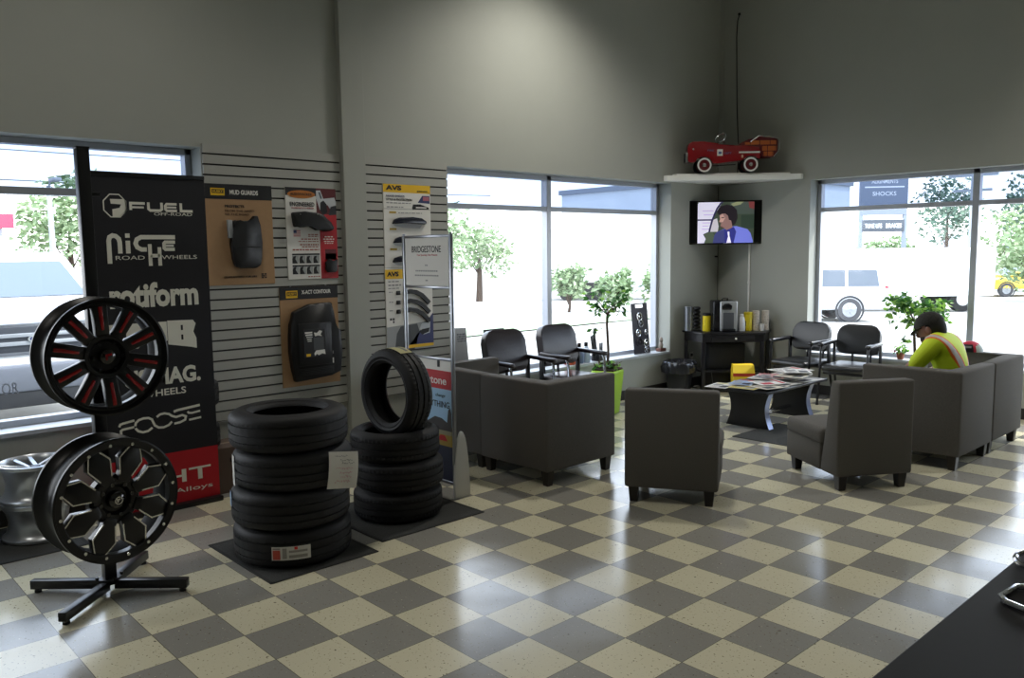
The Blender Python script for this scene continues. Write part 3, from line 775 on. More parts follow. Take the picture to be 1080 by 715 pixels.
def flare_board():
    t = board('fender_flare_board', 'white and red display board with black fender flare beside the post', .387, .835, 1.521, 2.245, WHITEP)
    c = conv(90, 75, 440, 650, .448, .724)
    b = MB(); rect(b, c, 318, 240, 440, 650, REDP); rect(b, c, 300, 75, 440, 240, mat('photo_maroon', '#5d1f24', .6)); rect(b, c, 90, 75, 300, 125, INK); b.build('printed_panel', t, smooth=0)
    b = MB(); b.prism([c(198 + 95 * cos(rad(a)), 117 + 25 * sin(rad(a))) for a in range(0, 360, 15)], .0012, .002, ORANGEP); o = b.build('logo', t, smooth=0)
    lett(o, c, 'BUSHWACKER', 125, 108, 270, 124, mat('print_brown', '#5b432e'), .01, .0032)
    lett(t, c, 'ENGINEERED', 118, 165, 285, 192, INK, .012); lett(t, c, 'TO PERFORM AT A MINIMUM', 125, 199, 280, 207, REDP, 0)
    # pictured truck (flat print): white hood, wheel, grille
    b = MB(); P = lambda q, m, n: b.prism([c(*p) for p in q][::-1], n, n + .0005, m)
    P([(300, 90), (330, 88), (350, 140), (430, 130), (440, 160), (440, 200), (405, 215), (380, 180), (345, 175), (325, 215), (300, 140)], mat('photo_white', '#c8ccd0', .5), .0013)
    P([(328, 165), (350, 150), (372, 175), (375, 225), (345, 245), (325, 215)], INK, .0019); P([(400, 190), (440, 180), (440, 240), (385, 245)], mat('photo_dark', '#2a2b30', .5), .0019); P([(316, 100), (328, 98), (342, 138), (330, 142)], mat('photo_glass', '#59636d', .4), .0019)
    b.build('printed_photo', t, smooth=0)
    b = MB(); b.prism([c(*p) for p in [(116, 232), (200, 225), (290, 230), (335, 245), (380, 290), (412, 328), (385, 345), (330, 350), (290, 330), (235, 316), (180, 312), (130, 326)]][::-1], 0, .05, PLASTIC, bev=.016, seg=3); f = b.build('fender_flare', t, smooth=50)
    for x in (165, 285):
        b = MB(); u, v = c(x, 244); b.cyl((u, v, .045), (u, v, .053), .006, CHROME, seg=12); b.build('bolt', f)
    b = MB(); rect(b, c, 135, 340, 182, 382, WHITEP, .0012, .0016); rect(b, c, 135, 340, 156, 360, BLUEP, .0016, .002)
    for k in range(4): rect(b, c, 135 if k > 1 else 157, 342 + k * 11, 182, 347 + k * 11, REDP, .0016, .002)
    b.build('printed_flag', t, smooth=0)
    lines(t, c, [(235, 305, 368, 6), (235, 305, 379, 6), (185, 305, 397, 7), (165, 305, 412, 5), (175, 305, 432, 8), (190, 305, 446, 6), (125, 308, 464, 8), (225, 308, 635, 6)], mat('print_rust', '#9c5148', .6))
    lines(t, c, [(350, 410, 382, 7), (340, 420, 397, 7), (345, 415, 412, 6), (350, 410, 424, 5)], WHITEP)
    b = MB()
    for y in (488, 560): rect(b, c, 120, y, 310, y + 10, INK)
    for r in range(2):
        for k in range(4):
            x, y = 120 + k * 48, 500 + r * 68
            rect(b, c, x, y, x + 44, y + 50, mat('photo_grey', '#9da0a0', .5)); b.prism([c(*p) for p in ((x, y + 50), (x, y + 22), (x + 8, y + 6), (x + 26, y + 2), (x + 20, y + 22), (x + 36, y + 50))][::-1], .0012, .0018, INK)
    b.build('printed_thumbnails', t, smooth=0)
    b = MB(); rect(b, c, 350, 468, 430, 530, mat('photo_white', '#c8ccd0')); rect(b, c, 350, 462, 430, 490, mat('photo_maroon', '#5d1f24'), .0012, .0018); b.build('printed_photo', t, smooth=0)
    b = MB(); b.prism([c(*p) for p in [(345, 545), (375, 520), (400, 545), (432, 525), (430, 600), (415, 612), (360, 612), (345, 595)]][::-1], 0, .02, PLASTIC, bev=.006); b.build('mud_flap', t)
flare_board()

def liner_board():
    t = board('floor_liner_board', 'brown card display board with large black car floor liner, lowest on the slat wall', .302, .822, .662, 1.462, CARD)
    c = conv(60, 60, 490, 715, .52, .80)
    b = MB(); rect(b, c, 60, 60, 490, 142, INK); h = b.build('header', t, smooth=0)
    b = MB(); rect(b, c, 105, 84, 188, 132, YELP, .0012, .002); rect(b, c, 112, 92, 181, 118, INK, .002, .0024); b.build('logo', h, smooth=0)
    lett(h, c, 'HUSKY', 117, 96, 176, 115, YELP, .02, .0034); lett(h, c, 'X-ACT CONTOUR', 218, 84, 436, 110, WHITEP, .03)
    out = [(132, 222), (250, 176), (335, 172), (422, 170), (430, 230), (428, 310), (445, 352), (488, 356), (486, 500), (478, 640), (400, 660), (250, 672), (132, 682), (118, 600), (104, 480), (106, 380), (114, 300)]
    b = MB(); b.prism([c(*p) for p in out][::-1], 0, .055, PLASTIC, bev=.016, seg=3); L = b.build('floor_liner', t, smooth=50)
    b = MB(); u, v = c(280, 440); b.box((u, v, .056), (.30, .34, .012), PLASTIC, bev=.005)
    for k in range(5): u, v = c(285, 600 + k * 10); b.box((u, v, .057), (.32, .006, .008), PLASTIC, bev=.002)
    b.build('rib_panel', L)
    b = MB(); rect(b, c, 192, 340, 352, 525, mat('card_black', '#1d1d20', .5), .062, .066); rect(b, c, 265, 395, 340, 480, mat('photo_grey_dark', '#4a4d50', .5), .066, .0665)
    for xa, ya, xb, yb in ((202, 356, 256, 366), (206, 371, 256, 381), (212, 388, 256, 394), (216, 402, 250, 408), (220, 415, 250, 420)): rect(b, c, xa, ya, xb, yb, WHITEP, .066, .0668)
    b.prism([c(*p) for p in [(268, 362), (290, 366), (310, 350), (330, 356), (318, 378), (328, 390), (296, 384), (276, 388)]][::-1], .066, .067, WHITEP); b.prism([c(*p) for p in [(266, 500), (280, 482), (345, 480), (350, 512), (325, 505), (300, 515), (285, 505), (270, 518)]][::-1], .066, .067, WHITEP)
    rect(b, c, 208, 500, 240, 518, YELP, .066, .0668); b.build('insert_card', L, smooth=0)
    b = MB(); rect(b, c, 408, 542, 417, 578, WHITEP, .055, .0565); rect(b, c, 410, 495, 416, 515, GREYP, .055, .0565); b.build('sticker', L, smooth=0)
liner_board()

def shield_board(lower):
    if not lower:
        t = board('hood_shield_board', 'yellow-topped display board of dark hood shields, upper one right of the post', 1.300, 1.803, 1.592, 2.312, WHITEP)
        c = conv(60, 60, 357, 590, .503, .72)
    else:
        t = board('window_visor_board', 'display board with three curved black window visors, below the hood shield board', 1.296, 1.803, .862, 1.588, WHITEP, x=XL + .028)
        c = conv(78, 0, 375, 530, .507, .726)
    if not lower:
        b = MB(); rect(b, c, 60, 60, 357, 112, YELP); h = b.build('header', t, smooth=0)
        lett(h, c, 'AVS', 76, 68, 172, 98, INK, .04); lett(h, c, 'goavs.com', 270, 95, 338, 105, INK, .01)
        lett(t, c, 'HOOD SHIELDS', 78, 128, 190, 140, BLUEP, 0); lett(t, c, 'STYLE & PROTECTION', 78, 149, 236, 163, INK, .01); lines(t, c, [(78, 236, 178, 6), (80, 186, 204, 6), (150, 300, 240, 5)], GREYP)
        b = MB(); b.prism([c(*p) for p in [(275, 172), (305, 126), (352, 126), (352, 176)]][::-1], 0, .0012, BLUEP); rect(b, c, 308, 132, 348, 158, mat('photo_flag', '#a8606c', .6), .0012, .0018); rect(b, c, 62, 214, 355, 217, GREYP); b.build('printed_panel', t, smooth=0)
        b = MB(); b.prism([c(*p) for p in [(238, 205), (245, 184), (290, 182), (345, 202), (345, 214), (300, 216), (240, 218)]][::-1], 0, .0015, INK); rect(b, c, 262, 200, 330, 208, WHITEP, .0015, .002); b.build('printed_photo', t, smooth=0)
        for y in (232, 338, 466):
            b = MB(); rect(b, c, 94, y, 136, y + 12, mat('tag_ochre', '#b99a30', .5)); b.build('printed_tag', t, smooth=0)
        for k, (y, dx) in enumerate(((290, 0), (412, 4), (535, -4))):
            b = MB(); b.prism([c(*p) for p in [(105 + dx, y + 22), (118 + dx, y - 8), (150, y - 20), (230, y - 24), (290, y - 18), (318, y + 2), (322, y + 18), (300, y + 24), (210, y + 16)]][::-1], 0, .028, mat('smoke_plastic', '#20222e', .2), bev=.008, seg=3); b.build('hood_shield', t, smooth=50)
            b = MB(); b.prism([c(*p) for p in [(112, y + 24), (210, y + 17), (300, y + 25), (285, y + 48), (180, y + 46), (130, y + 36)]][::-1], 0, .0012, mat('photo_silver', '#b4b6ba', .5)); b.build('printed_reflection', t, smooth=0)
    else:
        b = MB(); rect(b, c, 78, 8, 375, 68, YELP); h = b.build('header', t, smooth=0); lett(h, c, 'AVS', 88, 22, 160, 52, INK, .04)
        lines(t, c, [(95, 160, 85, 7), (95, 175, 108, 9), (95, 160, 128, 6), (98, 118, 152, 6), (98, 122, 215, 6), (98, 122, 270, 6)], GREYP)
        for y in (158, 220, 278):
            b = MB(); (u, v) = c(153, y); b.box((u, v, .006), (.042, .036, .012), PLASTIC, bev=.004); b.build('swatch', t)
            b = MB(); pts = [(190, y), (225, y - 8), (262, y), (300, y + 22), (335, y + 62), (345, y + 76)]
            b.ribbon([c(*p) for p in pts], .036, .0, .022, PLASTIC); b.build('window_visor', t, smooth=0)
        b = MB(); rect(b, c, 100, 318, 112, 332, INK); rect(b, c, 116, 318, 128, 332, INK); rect(b, c, 118, 336, 126, 350, INK)
        P = lambda q, m, n: b.prism([c(*p) for p in q][::-1], n, n + .0006, m)
        P([(78, 375), (300, 358), (375, 340), (375, 530), (78, 530)], mat('photo_grey', '#9da0a0'), .0); P([(125, 530), (140, 420), (165, 375), (270, 365), (285, 420), (250, 530)], mat('photo_grey_dark', '#4a4d50'), .0008)
        P([(250, 460), (375, 300), (375, 500), (215, 500)], BLUEP, .0008); P([(285, 400), (300, 365), (355, 360), (350, 430), (310, 440)], mat('photo_white', '#c8ccd0'), .0016); P([(282, 420), (300, 405), (350, 398), (345, 425), (300, 440)], INK, .0023); P([(215, 500), (375, 500), (375, 518), (205, 522)], YELP, .0016)
        b.build('printed_panel', t, smooth=0)
shield_board(False); shield_board(True)

# ------------------------------------------------------------------ lounge seating
def sofa_leg(t, x, y, h=.115):
    b = MB(); a, c = .036, .026
    b.hexa([(x + sx * c, y + sy * c, 0) for sx, sy in ((-1, -1), (1, -1), (1, 1), (-1, 1))], [(x + sx * a, y + sy * a, h) for sx, sy in ((-1, -1), (1, -1), (1, 1), (-1, 1))], DARKWOOD, bev=.003, seg=1)
    b.build('leg', t)
def sofa_section(label, back_mid, fx, fy, arm, group):
    """faces local -y ; back's outer face on local y=0 ; arm=+1 / -1 : side of the arm"""
    W, D = .742, .765
    t = thing('sofa_section', label, 'sofa section', (*back_mid, 0), face_rot(fx, fy), group)
    w = W / 2; L_ = [(-w, 0), (w, 0), (w, -.13), (-w, -.13)]
    if arm > 0: L_ = [(-w, 0), (-w, -.112), (w - .12, -.112), (w - .12, -D), (w, -D), (w, 0)]
    else: L_ = [(w, 0), (-w, 0), (-w, -D), (-w + .12, -D), (-w + .12, -.112), (w, -.112)]
    b = MB(); b.prism(L_, .112, .768, FABRIC, bev=.018, seg=3); b.build('backrest_and_arm', t, smooth=60)
    cx = -arm * .06
    b = MB(); b.box((cx, -.13 - (D - .13) / 2, .205), (W - .12, D - .13, .185), FABRIC, bev=.012, seg=2); b.build('seat_base', t, smooth=60)
    b = MB(); b.box((cx, -.13 - (D - .13) / 2 - .004, .322), (W - .13, D - .145, .13), FABRIC, bev=.035, seg=4); b.build('seat_cushion', t, smooth=60)
    for x in (-1, 1):
        for y in (-.06, -D + .06): sofa_leg(t, x * (W / 2 - .055), y)
    return t
GS = 'grey one-arm sofa sections'
sofa_section('grey one-arm sofa section, its corner towards the camera, right half of the left-hand sofa', (-1.640, 1.40), 0, 1, -1, GS)
sofa_section('grey one-arm sofa section partly hidden behind the sign stand, left half of that sofa', (-2.392, 1.415), 0, 1, 1, GS)
sofa_section('grey one-arm sofa section that the man in yellow sits on', (.655, 4.275), -1, 0, 1, GS)
sofa_section('grey one-arm sofa section at the right edge, beyond the one the man sits on', (.655, 5.028), -1, 0, -1, GS)

def slipper(label, p0, p1, depth):
    """armless chair: p0,p1 = ends of the back's outer face (viewer's left, right from behind)"""
    p0, p1 = Vector(p0), Vector(p1); u = (p1 - p0); W = u.length; u.normalize(); f = Vector((-u.y, u.x))
    mid = (p0 + p1) / 2
    t = thing('slipper_chair', label, 'chair', (*mid, 0), face_rot(f.x, f.y), 'grey armless lounge chairs')
    b = MB(); w = W / 2
    b.hexa([(-w, 0, .105), (-w, -.235, .105), (w, -.235, .105), (w, 0, .105)], [(-w, 0, .785), (-w, -.115, .785), (w, -.115, .785), (w, 0, .785)], FABRIC, bev=.02, seg=3); b.build('backrest', t, smooth=60)
    b = MB(); b.box((0, -.232 - (depth - .232) / 2, .205), (W, depth - .232, .20), FABRIC, bev=.012); b.build('seat_base', t, smooth=60)
    b = MB(); b.box((0, -.212 - (depth - .212) / 2, .352), (W + .02, depth - .20, .125), FABRIC, bev=.04, seg=4); b.build('seat_cushion', t, smooth=60)
    for x in (-1, 1):
        for y in (-.055, -depth + .06): sofa_leg(t, x * (w - .06), y)
slipper('grey armless chair with its plain back square to the camera, left one of the pair', (-.675, 1.55), (-.135, 1.868), .66)
slipper('grey armless chair showing its side and seat, near the coffee table', (.248, 2.768), (.566, 3.26), .72)

# ------------------------------------------------------------------ guest chairs
def guest_chair(label, x, y, fx, fy, leather, w, back_h, seat_h, group, thick, chromearm):
    t = thing('guest_chair', label, 'chair', (x, y, 0), face_rot(fx, fy), group)
    FR = mat('chair_frame', '#17171a', .35); w2 = w / 2
    # seat
    b = MB(); b.box((0, -.03, seat_h - .045), (w - .09, .50, .09 if thick else .07), leather, bev=.034, seg=4); s = b.build('seat', t, smooth=60)
    # back: rounded panel, slightly curved, leaning backwards
    bw, bh = (w - .08) / 2, back_h - seat_h - .07
    cz = seat_h + .07 + bh / 2
    R = Matrix.Translation((0, .225, cz)) @ Matrix.Rotation(rad(-11), 4, 'X') @ Matrix.Rotation(pi / 2, 4, 'X')
    r = .11; hh = bh / 2; ol = []
    for cx, cy, a in ((bw - r, hh - r, 0), (-bw + r, hh - r, 90), (-bw + r * .7, -hh + r * .7, 180), (bw - r * .7, -hh + r * .7, 270)):
        rr = r if a < 180 else r * .7
        ol += [(cx + rr * cos(rad(a + q)), cy + rr * sin(rad(a + q))) for q in range(0, 91, 18)]
    b = MB(); b.prism(ol, -.045 if thick else -.03, .045 if thick else .03, leather, R, bev=.028 if thick else .018, seg=4)
    for v in b.bm.verts:                      # curve the back round the sitter
        v.co.y -= (v.co.x / bw) ** 2 * .035
    bk = b.build('backrest', t, smooth=60)
    if thick:
        for z0, n, dx in ((hh * .35, 4, .04), (-hh * .25, 5, .035)):
            b = MB()
            for k in range(n):
                x0 = (k - (n - 1) / 2) * dx; b.tube([R @ Vector((x0, z0 + .06, .044)), R @ Vector((x0 * 1.05, z0, .049)), R @ Vector((x0, z0 - .06, .044))], .004, leather, 6)
            b.build('stitched_folds', bk, smooth=60)
    # back supports
    for sx in (-1, 1):
        b = MB(); b.tube([(sx * .10, .12, seat_h - .09), (sx * .10, .27, seat_h - .06), (sx * .10, .29, seat_h + .12), (sx * .10, .31, seat_h + .25)], .014, FR); b.build('back_support', t)
    for yy in (-.20, .17):
        b = MB(); b.box((0, yy, seat_h - .105), (w - .10, .03, .03), FR, bev=.004); b.build('seat_rail', t)
    ah = seat_h + .21
    for sx in (-1, 1):
        X = sx * (w2 - .022)
        b = MB(); b.box((X, -.045, ah), (.062, .40 if thick else .38, .042), leather if thick else mat('arm_plastic', '#222327', .25), bev=.018, seg=3)
        for v in b.bm.verts: v.co.z -= max(0, -v.co.y - .12) ** 2 * .9
        b.build('armrest', t, smooth=60)
        b = MB(); m = CHROME if chromearm else FR; b.tube([(X, -.19, ah - .02), (X, -.215, ah - .06), (X, -.235, seat_h - .1)], .013, m); tag(b.build('arm_post', t), 'bright metal arm post' if chromearm else None)
        b = MB(); b.box((X, .15, (ah + seat_h) / 2 - .06), (.022, .05, ah - seat_h + .12), FR, bev=.006); b.build('arm_post', t)
        b = MB(); b.tube([(X, -.235, seat_h - .1), (X, -.25, .22), (X * 1.02, -.27, .012)], .014, FR); b.cyl((X * 1.02, -.27, 0), (X * 1.02, -.27, .015), .017, RUBBER); b.build('leg', t)
        b = MB(); b.tube([(X, .15, seat_h - .05), (X, .20, .22), (X * 1.02, .25, .012)], .014, FR); b.cyl((X * 1.02, .25, 0), (X * 1.02, .25, .015), .017, RUBBER); b.build('leg', t)
    return t
GL = 'dark brown leather chairs by the left window'; GK = 'black guest chairs by the far window'
guest_chair('dark brown leather guest chair by the left window, nearer the sign stand', -2.72, 2.475, 1, -.05, LEATHERB, .56, .98, .50, GL, True, True)
guest_chair('dark brown leather guest chair by the left window, nearer the lime green plant pot', -2.72, 3.20, 1, -.02, LEATHERB, .56, .98, .50, GL, True, True)
guest_chair('black guest chair below the far window, beside the black corner table', -1.79, 6.085, -.10, -1, LEATHERK, .55, .86, .46, GK, False, False)
guest_chair('black guest chair below the far window, between its twin and the small tree', -1.19, 6.06, .06, -1, LEATHERK, .55, .86, .46, GK, False, False)
# ------------------------------------------------------------------ coffee table with papers
def coffee_table():
    t = thing('coffee_table', 'low black coffee table with two waisted panel legs, covered in newspapers', 'coffee table', (-1.36, 4.66, 0), rad(0))
    PB = mat('table_black', '#121216', .3); EDGE = mat('table_edge_reflection', '#8e97b4', .25, .6)  # panel edges coloured blue-grey to stand for window light reflected in black gloss
    b = MB(); b.box((0, 0, .378), (.60, 1.20, .024), PB, bev=.005); b.build('tabletop', t)
    for y in (-.38, .42):
        F = frame((0, y, 0), (1, 0, 0), (0, 0, 1)); b = MB(); w = .235; n = 12
        prof = [(w - .050 * sin(pi * k / n), .366 * k / n) for k in range(n + 1)]
        b.prism(prof + [(-x, z) for x, z in prof[::-1]], -.04, .04, PB, F, side=EDGE); b.build('leg_panel', t, smooth=30)
    b = MB(); b.box((0, .02, .10), (.04, .76, .03), CHROME, bev=.006); b.build('stretcher', t)
coffee_table()
PAPC = {k: mat('cover_' + k, v, .5) for k, v in dict(white='#dcdad6', red='#b0303a', grey='#8d8c8e', dark='#34343c', blue='#8fa0bc', yellow='#cdbd62', cream='#cfc6b4', pink='#c79a98').items()}
def paper_pile():
    G = 'newspapers and magazines spread over the coffee table'
    base = 'newspaper or magazine lying open among others on the black coffee table'
    z0 = .391
    #      x     y     rz   w    h   th   layer cover   print       label
    it = [(-.23, -.52, 8, .22, .30, .004, 0, 'white', 'yellow', 'white leaflet sticking out over the near left corner of the coffee table'),
          (.02, -.50, 4, .27, .20, .006, 0, 'yellow', 'grey', 'yellow-edged magazine at the near end of the coffee table'),
          (.19, -.36, -14, .23, .30, .008, 0, 'cream', 'dark', None), (-.16, -.20, 6, .24, .30, .008, 0, 'grey', 'red', None),
          (.13, -.02, -5, .26, .33, .007, 0, 'white', 'grey', None), (-.15, .16, 10, .27, .31, .008, 0, 'white', 'pink', None),
          (.15, .36, -8, .28, .32, .007, 0, 'white', 'grey', None), (-.14, .50, 4, .26, .24, .006, 0, 'cream', 'blue', None),
          (-.10, -.36, 20, .21, .27, .007, 1, 'blue', 'grey', None), (.10, -.22, -24, .24, .30, .006, 1, 'white', 'red', 'white magazine with red cover print on the near half of the coffee table'),
          (-.04, .08, 30, .24, .31, .007, 1, 'pink', 'red', None), (.14, .20, 10, .27, .33, .008, 1, 'cream', 'dark', None), (-.02, .42, -18, .30, .36, .008, 1, 'white', 'red', None),
          (-.02, -.10, -35, .20, .12, .007, 2, 'dark', 'grey', 'small dark magazine on top of the coffee table papers'), (.10, .32, 38, .26, .30, .006, 2, 'white', 'grey', 'open white newspaper on top at the far end of the coffee table')]
    done = []
    def corners(x, y, r, w, h): return [Vector((x + sx * w / 2 * cos(r) - sy * h / 2 * sin(r), y + sx * w / 2 * sin(r) + sy * h / 2 * cos(r))) for sx, sy in ((-1, -1), (1, -1), (1, 1), (-1, 1))]
    def hit(A, B):
        for P, Q in ((A, B), (B, A)):
            for i in range(4):
                e = P[(i + 1) % 4] - P[i]; n = Vector((-e.y, e.x)); pa = [n.dot(v) for v in P]; pb = [n.dot(v) for v in Q]
                if max(pa) < min(pb) or max(pb) < min(pa): return False
        return True
    for k, (x, y, r, w, h, th, ly, c, p, l) in enumerate(it):
        th *= .55
        A = corners(x, y, rad(r), w, h); zz = z0
        for B, zt in done:
            if hit(A, B): zz = max(zz, zt)
        amp = .0035 if ly else .0015
        done.append((A, zz + th + 2 * amp + .0022))
        t = thing('newspaper' if c in ('white', 'cream', 'pink') else 'magazine', l or base, 'newspaper' if c in ('white', 'cream', 'pink') else 'magazine', (-1.36 + x, 4.66 + y, zz), rad(r), G)
        rnd = random.Random(k); b = MB(); n = 6
        f = lambda X, Y: amp * (sin(X * 17 + k) + sin(Y * 13 + 2 * k)) * .5 + amp
        rows = []
        for i in range(n + 1):
            for j in range(n + 1):
                X, Y = -w / 2 + w * i / n, -h / 2 + h * j / n; q = f(X, Y) + .0004
                rows.append((b.bm.verts.new((X, Y, q)), b.bm.verts.new((X, Y, q + th))))
        I = lambda i, j: rows[i * (n + 1) + j]
        for i in range(n):
            for j in range(n):
                b.face([I(i, j)[1], I(i + 1, j)[1], I(i + 1, j + 1)[1], I(i, j + 1)[1]], PAPC[c]); b.face([I(i, j + 1)[0], I(i + 1, j + 1)[0], I(i + 1, j)[0], I(i, j)[0]], PAPER)
        for i in range(n):
            for a, d in (((i, 0), (i + 1, 0)), ((i + 1, n), (i, n)), ((0, i + 1), (0, i)), ((n, i), (n, i + 1))): b.face([I(*a)[0], I(*d)[0], I(*d)[1], I(*a)[1]], PAPER)
        pg = b.build('pages', t, smooth=50)
        b = MB()
        def pt(X, Y): return Vector((X, Y, f(X, Y) + th + .0016))
        def pr_(xa, ya, xb, yb, m): b.poly([pt(xa, ya), pt(xb, ya), pt(xb, yb), pt(xa, yb)], m)
        pr_(-w * .42, h * .30, w * .42, h * .42, PAPC[p]); pr_(-w * .40, -h * .1, -w * .02, h * .24, PAPC['grey']); pr_(w * .06, -h * .38, w * .40, h * .02, PAPC[p if k % 2 else 'dark'])
        for q in range(5): pr_(-w * .40, -h * .40 + q * h * .05, -w * .02, -h * .385 + q * h * .05, PAPC['grey'])
        b.build('printed_cover', pg, smooth=0)
paper_pile()
def table_mat():
    o = mat_obj('floor_mat', 'grey floor mat with a dark oval beside the coffee table', -1.24, -.28, 3.78, 4.58)
    b = MB(); b.prism([(.02 + .15 * cos(rad(a)), -.17 + .19 * sin(rad(a))) for a in range(0, 360, 15)], .0044, .0056, mat('mat_border', '#232422')); tag(b.build('oval_mark', o, smooth=0), 'dark oval mark')
table_mat()

# ------------------------------------------------------------------ corner table and what stands on it
CX, CY = -2.74, 6.01
CM = TR((CX, CY, 0), rad(45))
def cpos(u, v, z=0): p = CM @ Vector((u, v, z)); return (p.x, p.y, p.z)
def console():
    t = thing('corner_table', 'black half-hexagonal console table with drawer, across the room corner', 'console table', M=CM)
    T = mat('console_black', '#17161a', .38)
    pl = [(-.54, 0), (-.37, -.38), (.37, -.38), (.54, 0)]
    b = MB(); b.prism(pl, .705, .73, T, bev=.005); b.build('tabletop', t)
    pi_ = [(-.515, -.01), (-.36, -.36), (.36, -.36), (.515, -.01)]
    b = MB(); b.prism(pi_, .615, .706, T); b.build('apron', t, smooth=0)
    b = MB(); b.box((0, -.366, .66), (.50, .014, .075), T, bev=.004); d = b.build('drawer', t)
    b = MB(); b.ball((.03, -.385, .66), .014, mat('knob_white', '#d5d3cc', .3)); tag(b.build('knob', d), 'small pale knob')
    b = MB(); b.prism([(-.50, -.012), (-.355, -.345), (.355, -.345), (.50, -.012)], .255, .275, T); b.build('lower_shelf', t, smooth=0)
    for x, y in ((-.345, -.345), (.345, -.345), (-.495, -.03), (.495, -.03)):
        b = MB(); b.box((x, y, .308), (.042, .042, .616), T, rz=rad(0), bev=.003); b.build('leg', t)
console()
def lathe_thing(name, label, cat, pos, prof, m, group=None, part='body', rz=0, seg=28):
    t = thing(name, label, cat, pos, rz, group); b = MB(); b.lathe(prof, m, seg=seg, caps=True); b.build(part, t); return t
ZT = .731
def corner_items():
    # cup rack : silver half cylinder tube with a black ribbed holder
    t = thing('cup_dispenser', 'black and silver cup rack at the left end of the corner table', 'cup rack', cpos(-.435, -.085, ZT), rad(45))
    b = MB(); b.cyl((-.045, 0, 0), (-.045, 0, .295), .05, GREYMETAL, seg=28); b.build('silver_tube', t)
    b = MB(); b.box((.055, 0, .006), (.09, .10, .012), BLACK, bev=.003)
    for k in range(6): b.lathe([(.030, .02 + k * .046), (.046, .030 + k * .046), (.046, .052 + k * .046), (.030, .062 + k * .046)], BLACK, Matrix.Translation((.055, 0, 0)), 20, caps=True)
    b.build('ribbed_holder', t)
    YEL = mat('tub_yellow', '#d8c21c', .4)
    t = lathe_thing('canister', 'yellow round canister with black lid left of the coffee machine', 'canister', cpos(-.27, -.15, ZT), [(.048, 0), (.050, .01), (.050, .19), (.046, .195)], YEL)
    b = MB(); b.lathe([(.051, .188), (.052, .195), (.052, .215), (.045, .22)], BLACK, seg=28, caps=True); b.build('lid', t)
    t = thing('coffee_machine', 'black and silver pod coffee machine on the corner table', 'coffee machine', cpos(-.065, -.15, ZT), rad(45))
    SIL = mat('machine_silver', '#b7b9bb', .3, .5); K = mat('machine_black', '#141417', .25)
    b = MB(); b.box((-.01, .03, .185), (.27, .24, .37), K, bev=.02, seg=3); b.build('body', t)
    b = MB(); b.box((.035, -.095, .185), (.205, .03, .36), SIL, bev=.014, seg=3); b.build('front_shell', t)
    b = MB(); b.box((.03, -.112, .13), (.13, .012, .20), mat('machine_grey', '#4c4e52', .4), bev=.006); b.build('cup_recess', t)
    b = MB(); b.box((.03, -.13, .022), (.15, .06, .03), K, bev=.006); b.build('drip_tray', t)
    b = MB(); b.prism([(-.055, .0), (.05, .0), (.06, .045), (.02, .075), (-.03, .07), (-.06, .04)], .0, .03, K, frame((.01, -.105, .265), (1, 0, 0), (0, 0, 1)), bev=.006); b.build('brew_head', t)
    b = MB(); b.tube([(-.03, -.02, .372), (-.03, -.05, .40), (.03, -.05, .40), (.03, -.02, .372)], .010, CHROME); b.build('handle', t)
    WB = mat('bottle_white', '#dadbdc', .35)
    t = lathe_thing('creamer_bottle', 'white tapered creamer bottle right of the coffee machine', 'bottle', cpos(.14, -.17, ZT), [(.043, 0), (.046, .01), (.046, .09), (.036, .16), (.025, .175)], WB)
    b = MB(); b.lathe([(.026, .172), (.027, .178), (.026, .20), (.02, .205)], WB, seg=24, caps=True); b.build('cap', t)
    t = lathe_thing('canister', 'yellow round canister right of the white bottle', 'canister', cpos(.228, -.13, ZT), [(.046, 0), (.048, .01), (.048, .195), (.045, .20)], YEL)
    b = MB(); b.lathe([(.049, .195), (.050, .2), (.050, .22), (.044, .225)], YEL, seg=28, caps=True); b.build('lid', t)
    b = MB()
    for k in range(4): b.poly([(.0487 * cos(rad(-115 + k * 8)), .0487 * sin(rad(-115 + k * 8)), .06), (.0487 * cos(rad(-107 + k * 8)), .0487 * sin(rad(-107 + k * 8)), .06), (.0487 * cos(rad(-107 + k * 8)), .0487 * sin(rad(-107 + k * 8)), .12), (.0487 * cos(rad(-115 + k * 8)), .0487 * sin(rad(-115 + k * 8)), .12)], mat('tub_label', '#6f6414', .5))
    b.build('label_print', t, smooth=0)
    CUP = mat('cup_cream', '#d3cabd', .5, noise=.25, nscale=60)
    for u, v, h, l in ((.325, -.11, .245, 'tall stack of pale patterned paper cups, left of the two stacks'), (.45, -.075, .245, 'tall stack of pale patterned paper cups at the right end of the corner table')):
        t = thing('cup_stack', l, 'cup stack', cpos(u, v, ZT), rad(45)); n = 9
        for k in range(n):
            b = MB(); z = .095 + k * (h - .10) / (n - 1); z0 = 0 if k == 0 else z - .016
            if k == 0: b.lathe([(.043, 0), (.044, .006), (.038, .09), (.037, .095)], CUP, seg=24, caps=True)
            else: b.lathe([(.0425, z0), (.0445, z0 + .003), (.0415, z - .001), (.036, z)], CUP, seg=24, caps=True)
            b.build('cup', t)
    t = lathe_thing('small_cup', 'small white cup between the two stacks of patterned cups', 'cup', cpos(.388, -.165, ZT), [(.020, 0), (.026, .085), (.023, .085), (.018, .01)], WHITEP)
    # yellow carton under the table
    t = thing('carton', 'yellow cardboard box with red band on the floor under the corner table', 'box', cpos(.095, -.515, 0), rad(42))
    YC = mat('carton_yellow', '#d6b81e', .6)
    b = MB(); b.box((0, .06, .135), (.25, .16, .27), YC, bev=.004); b.build('carton_body', t, smooth=0)
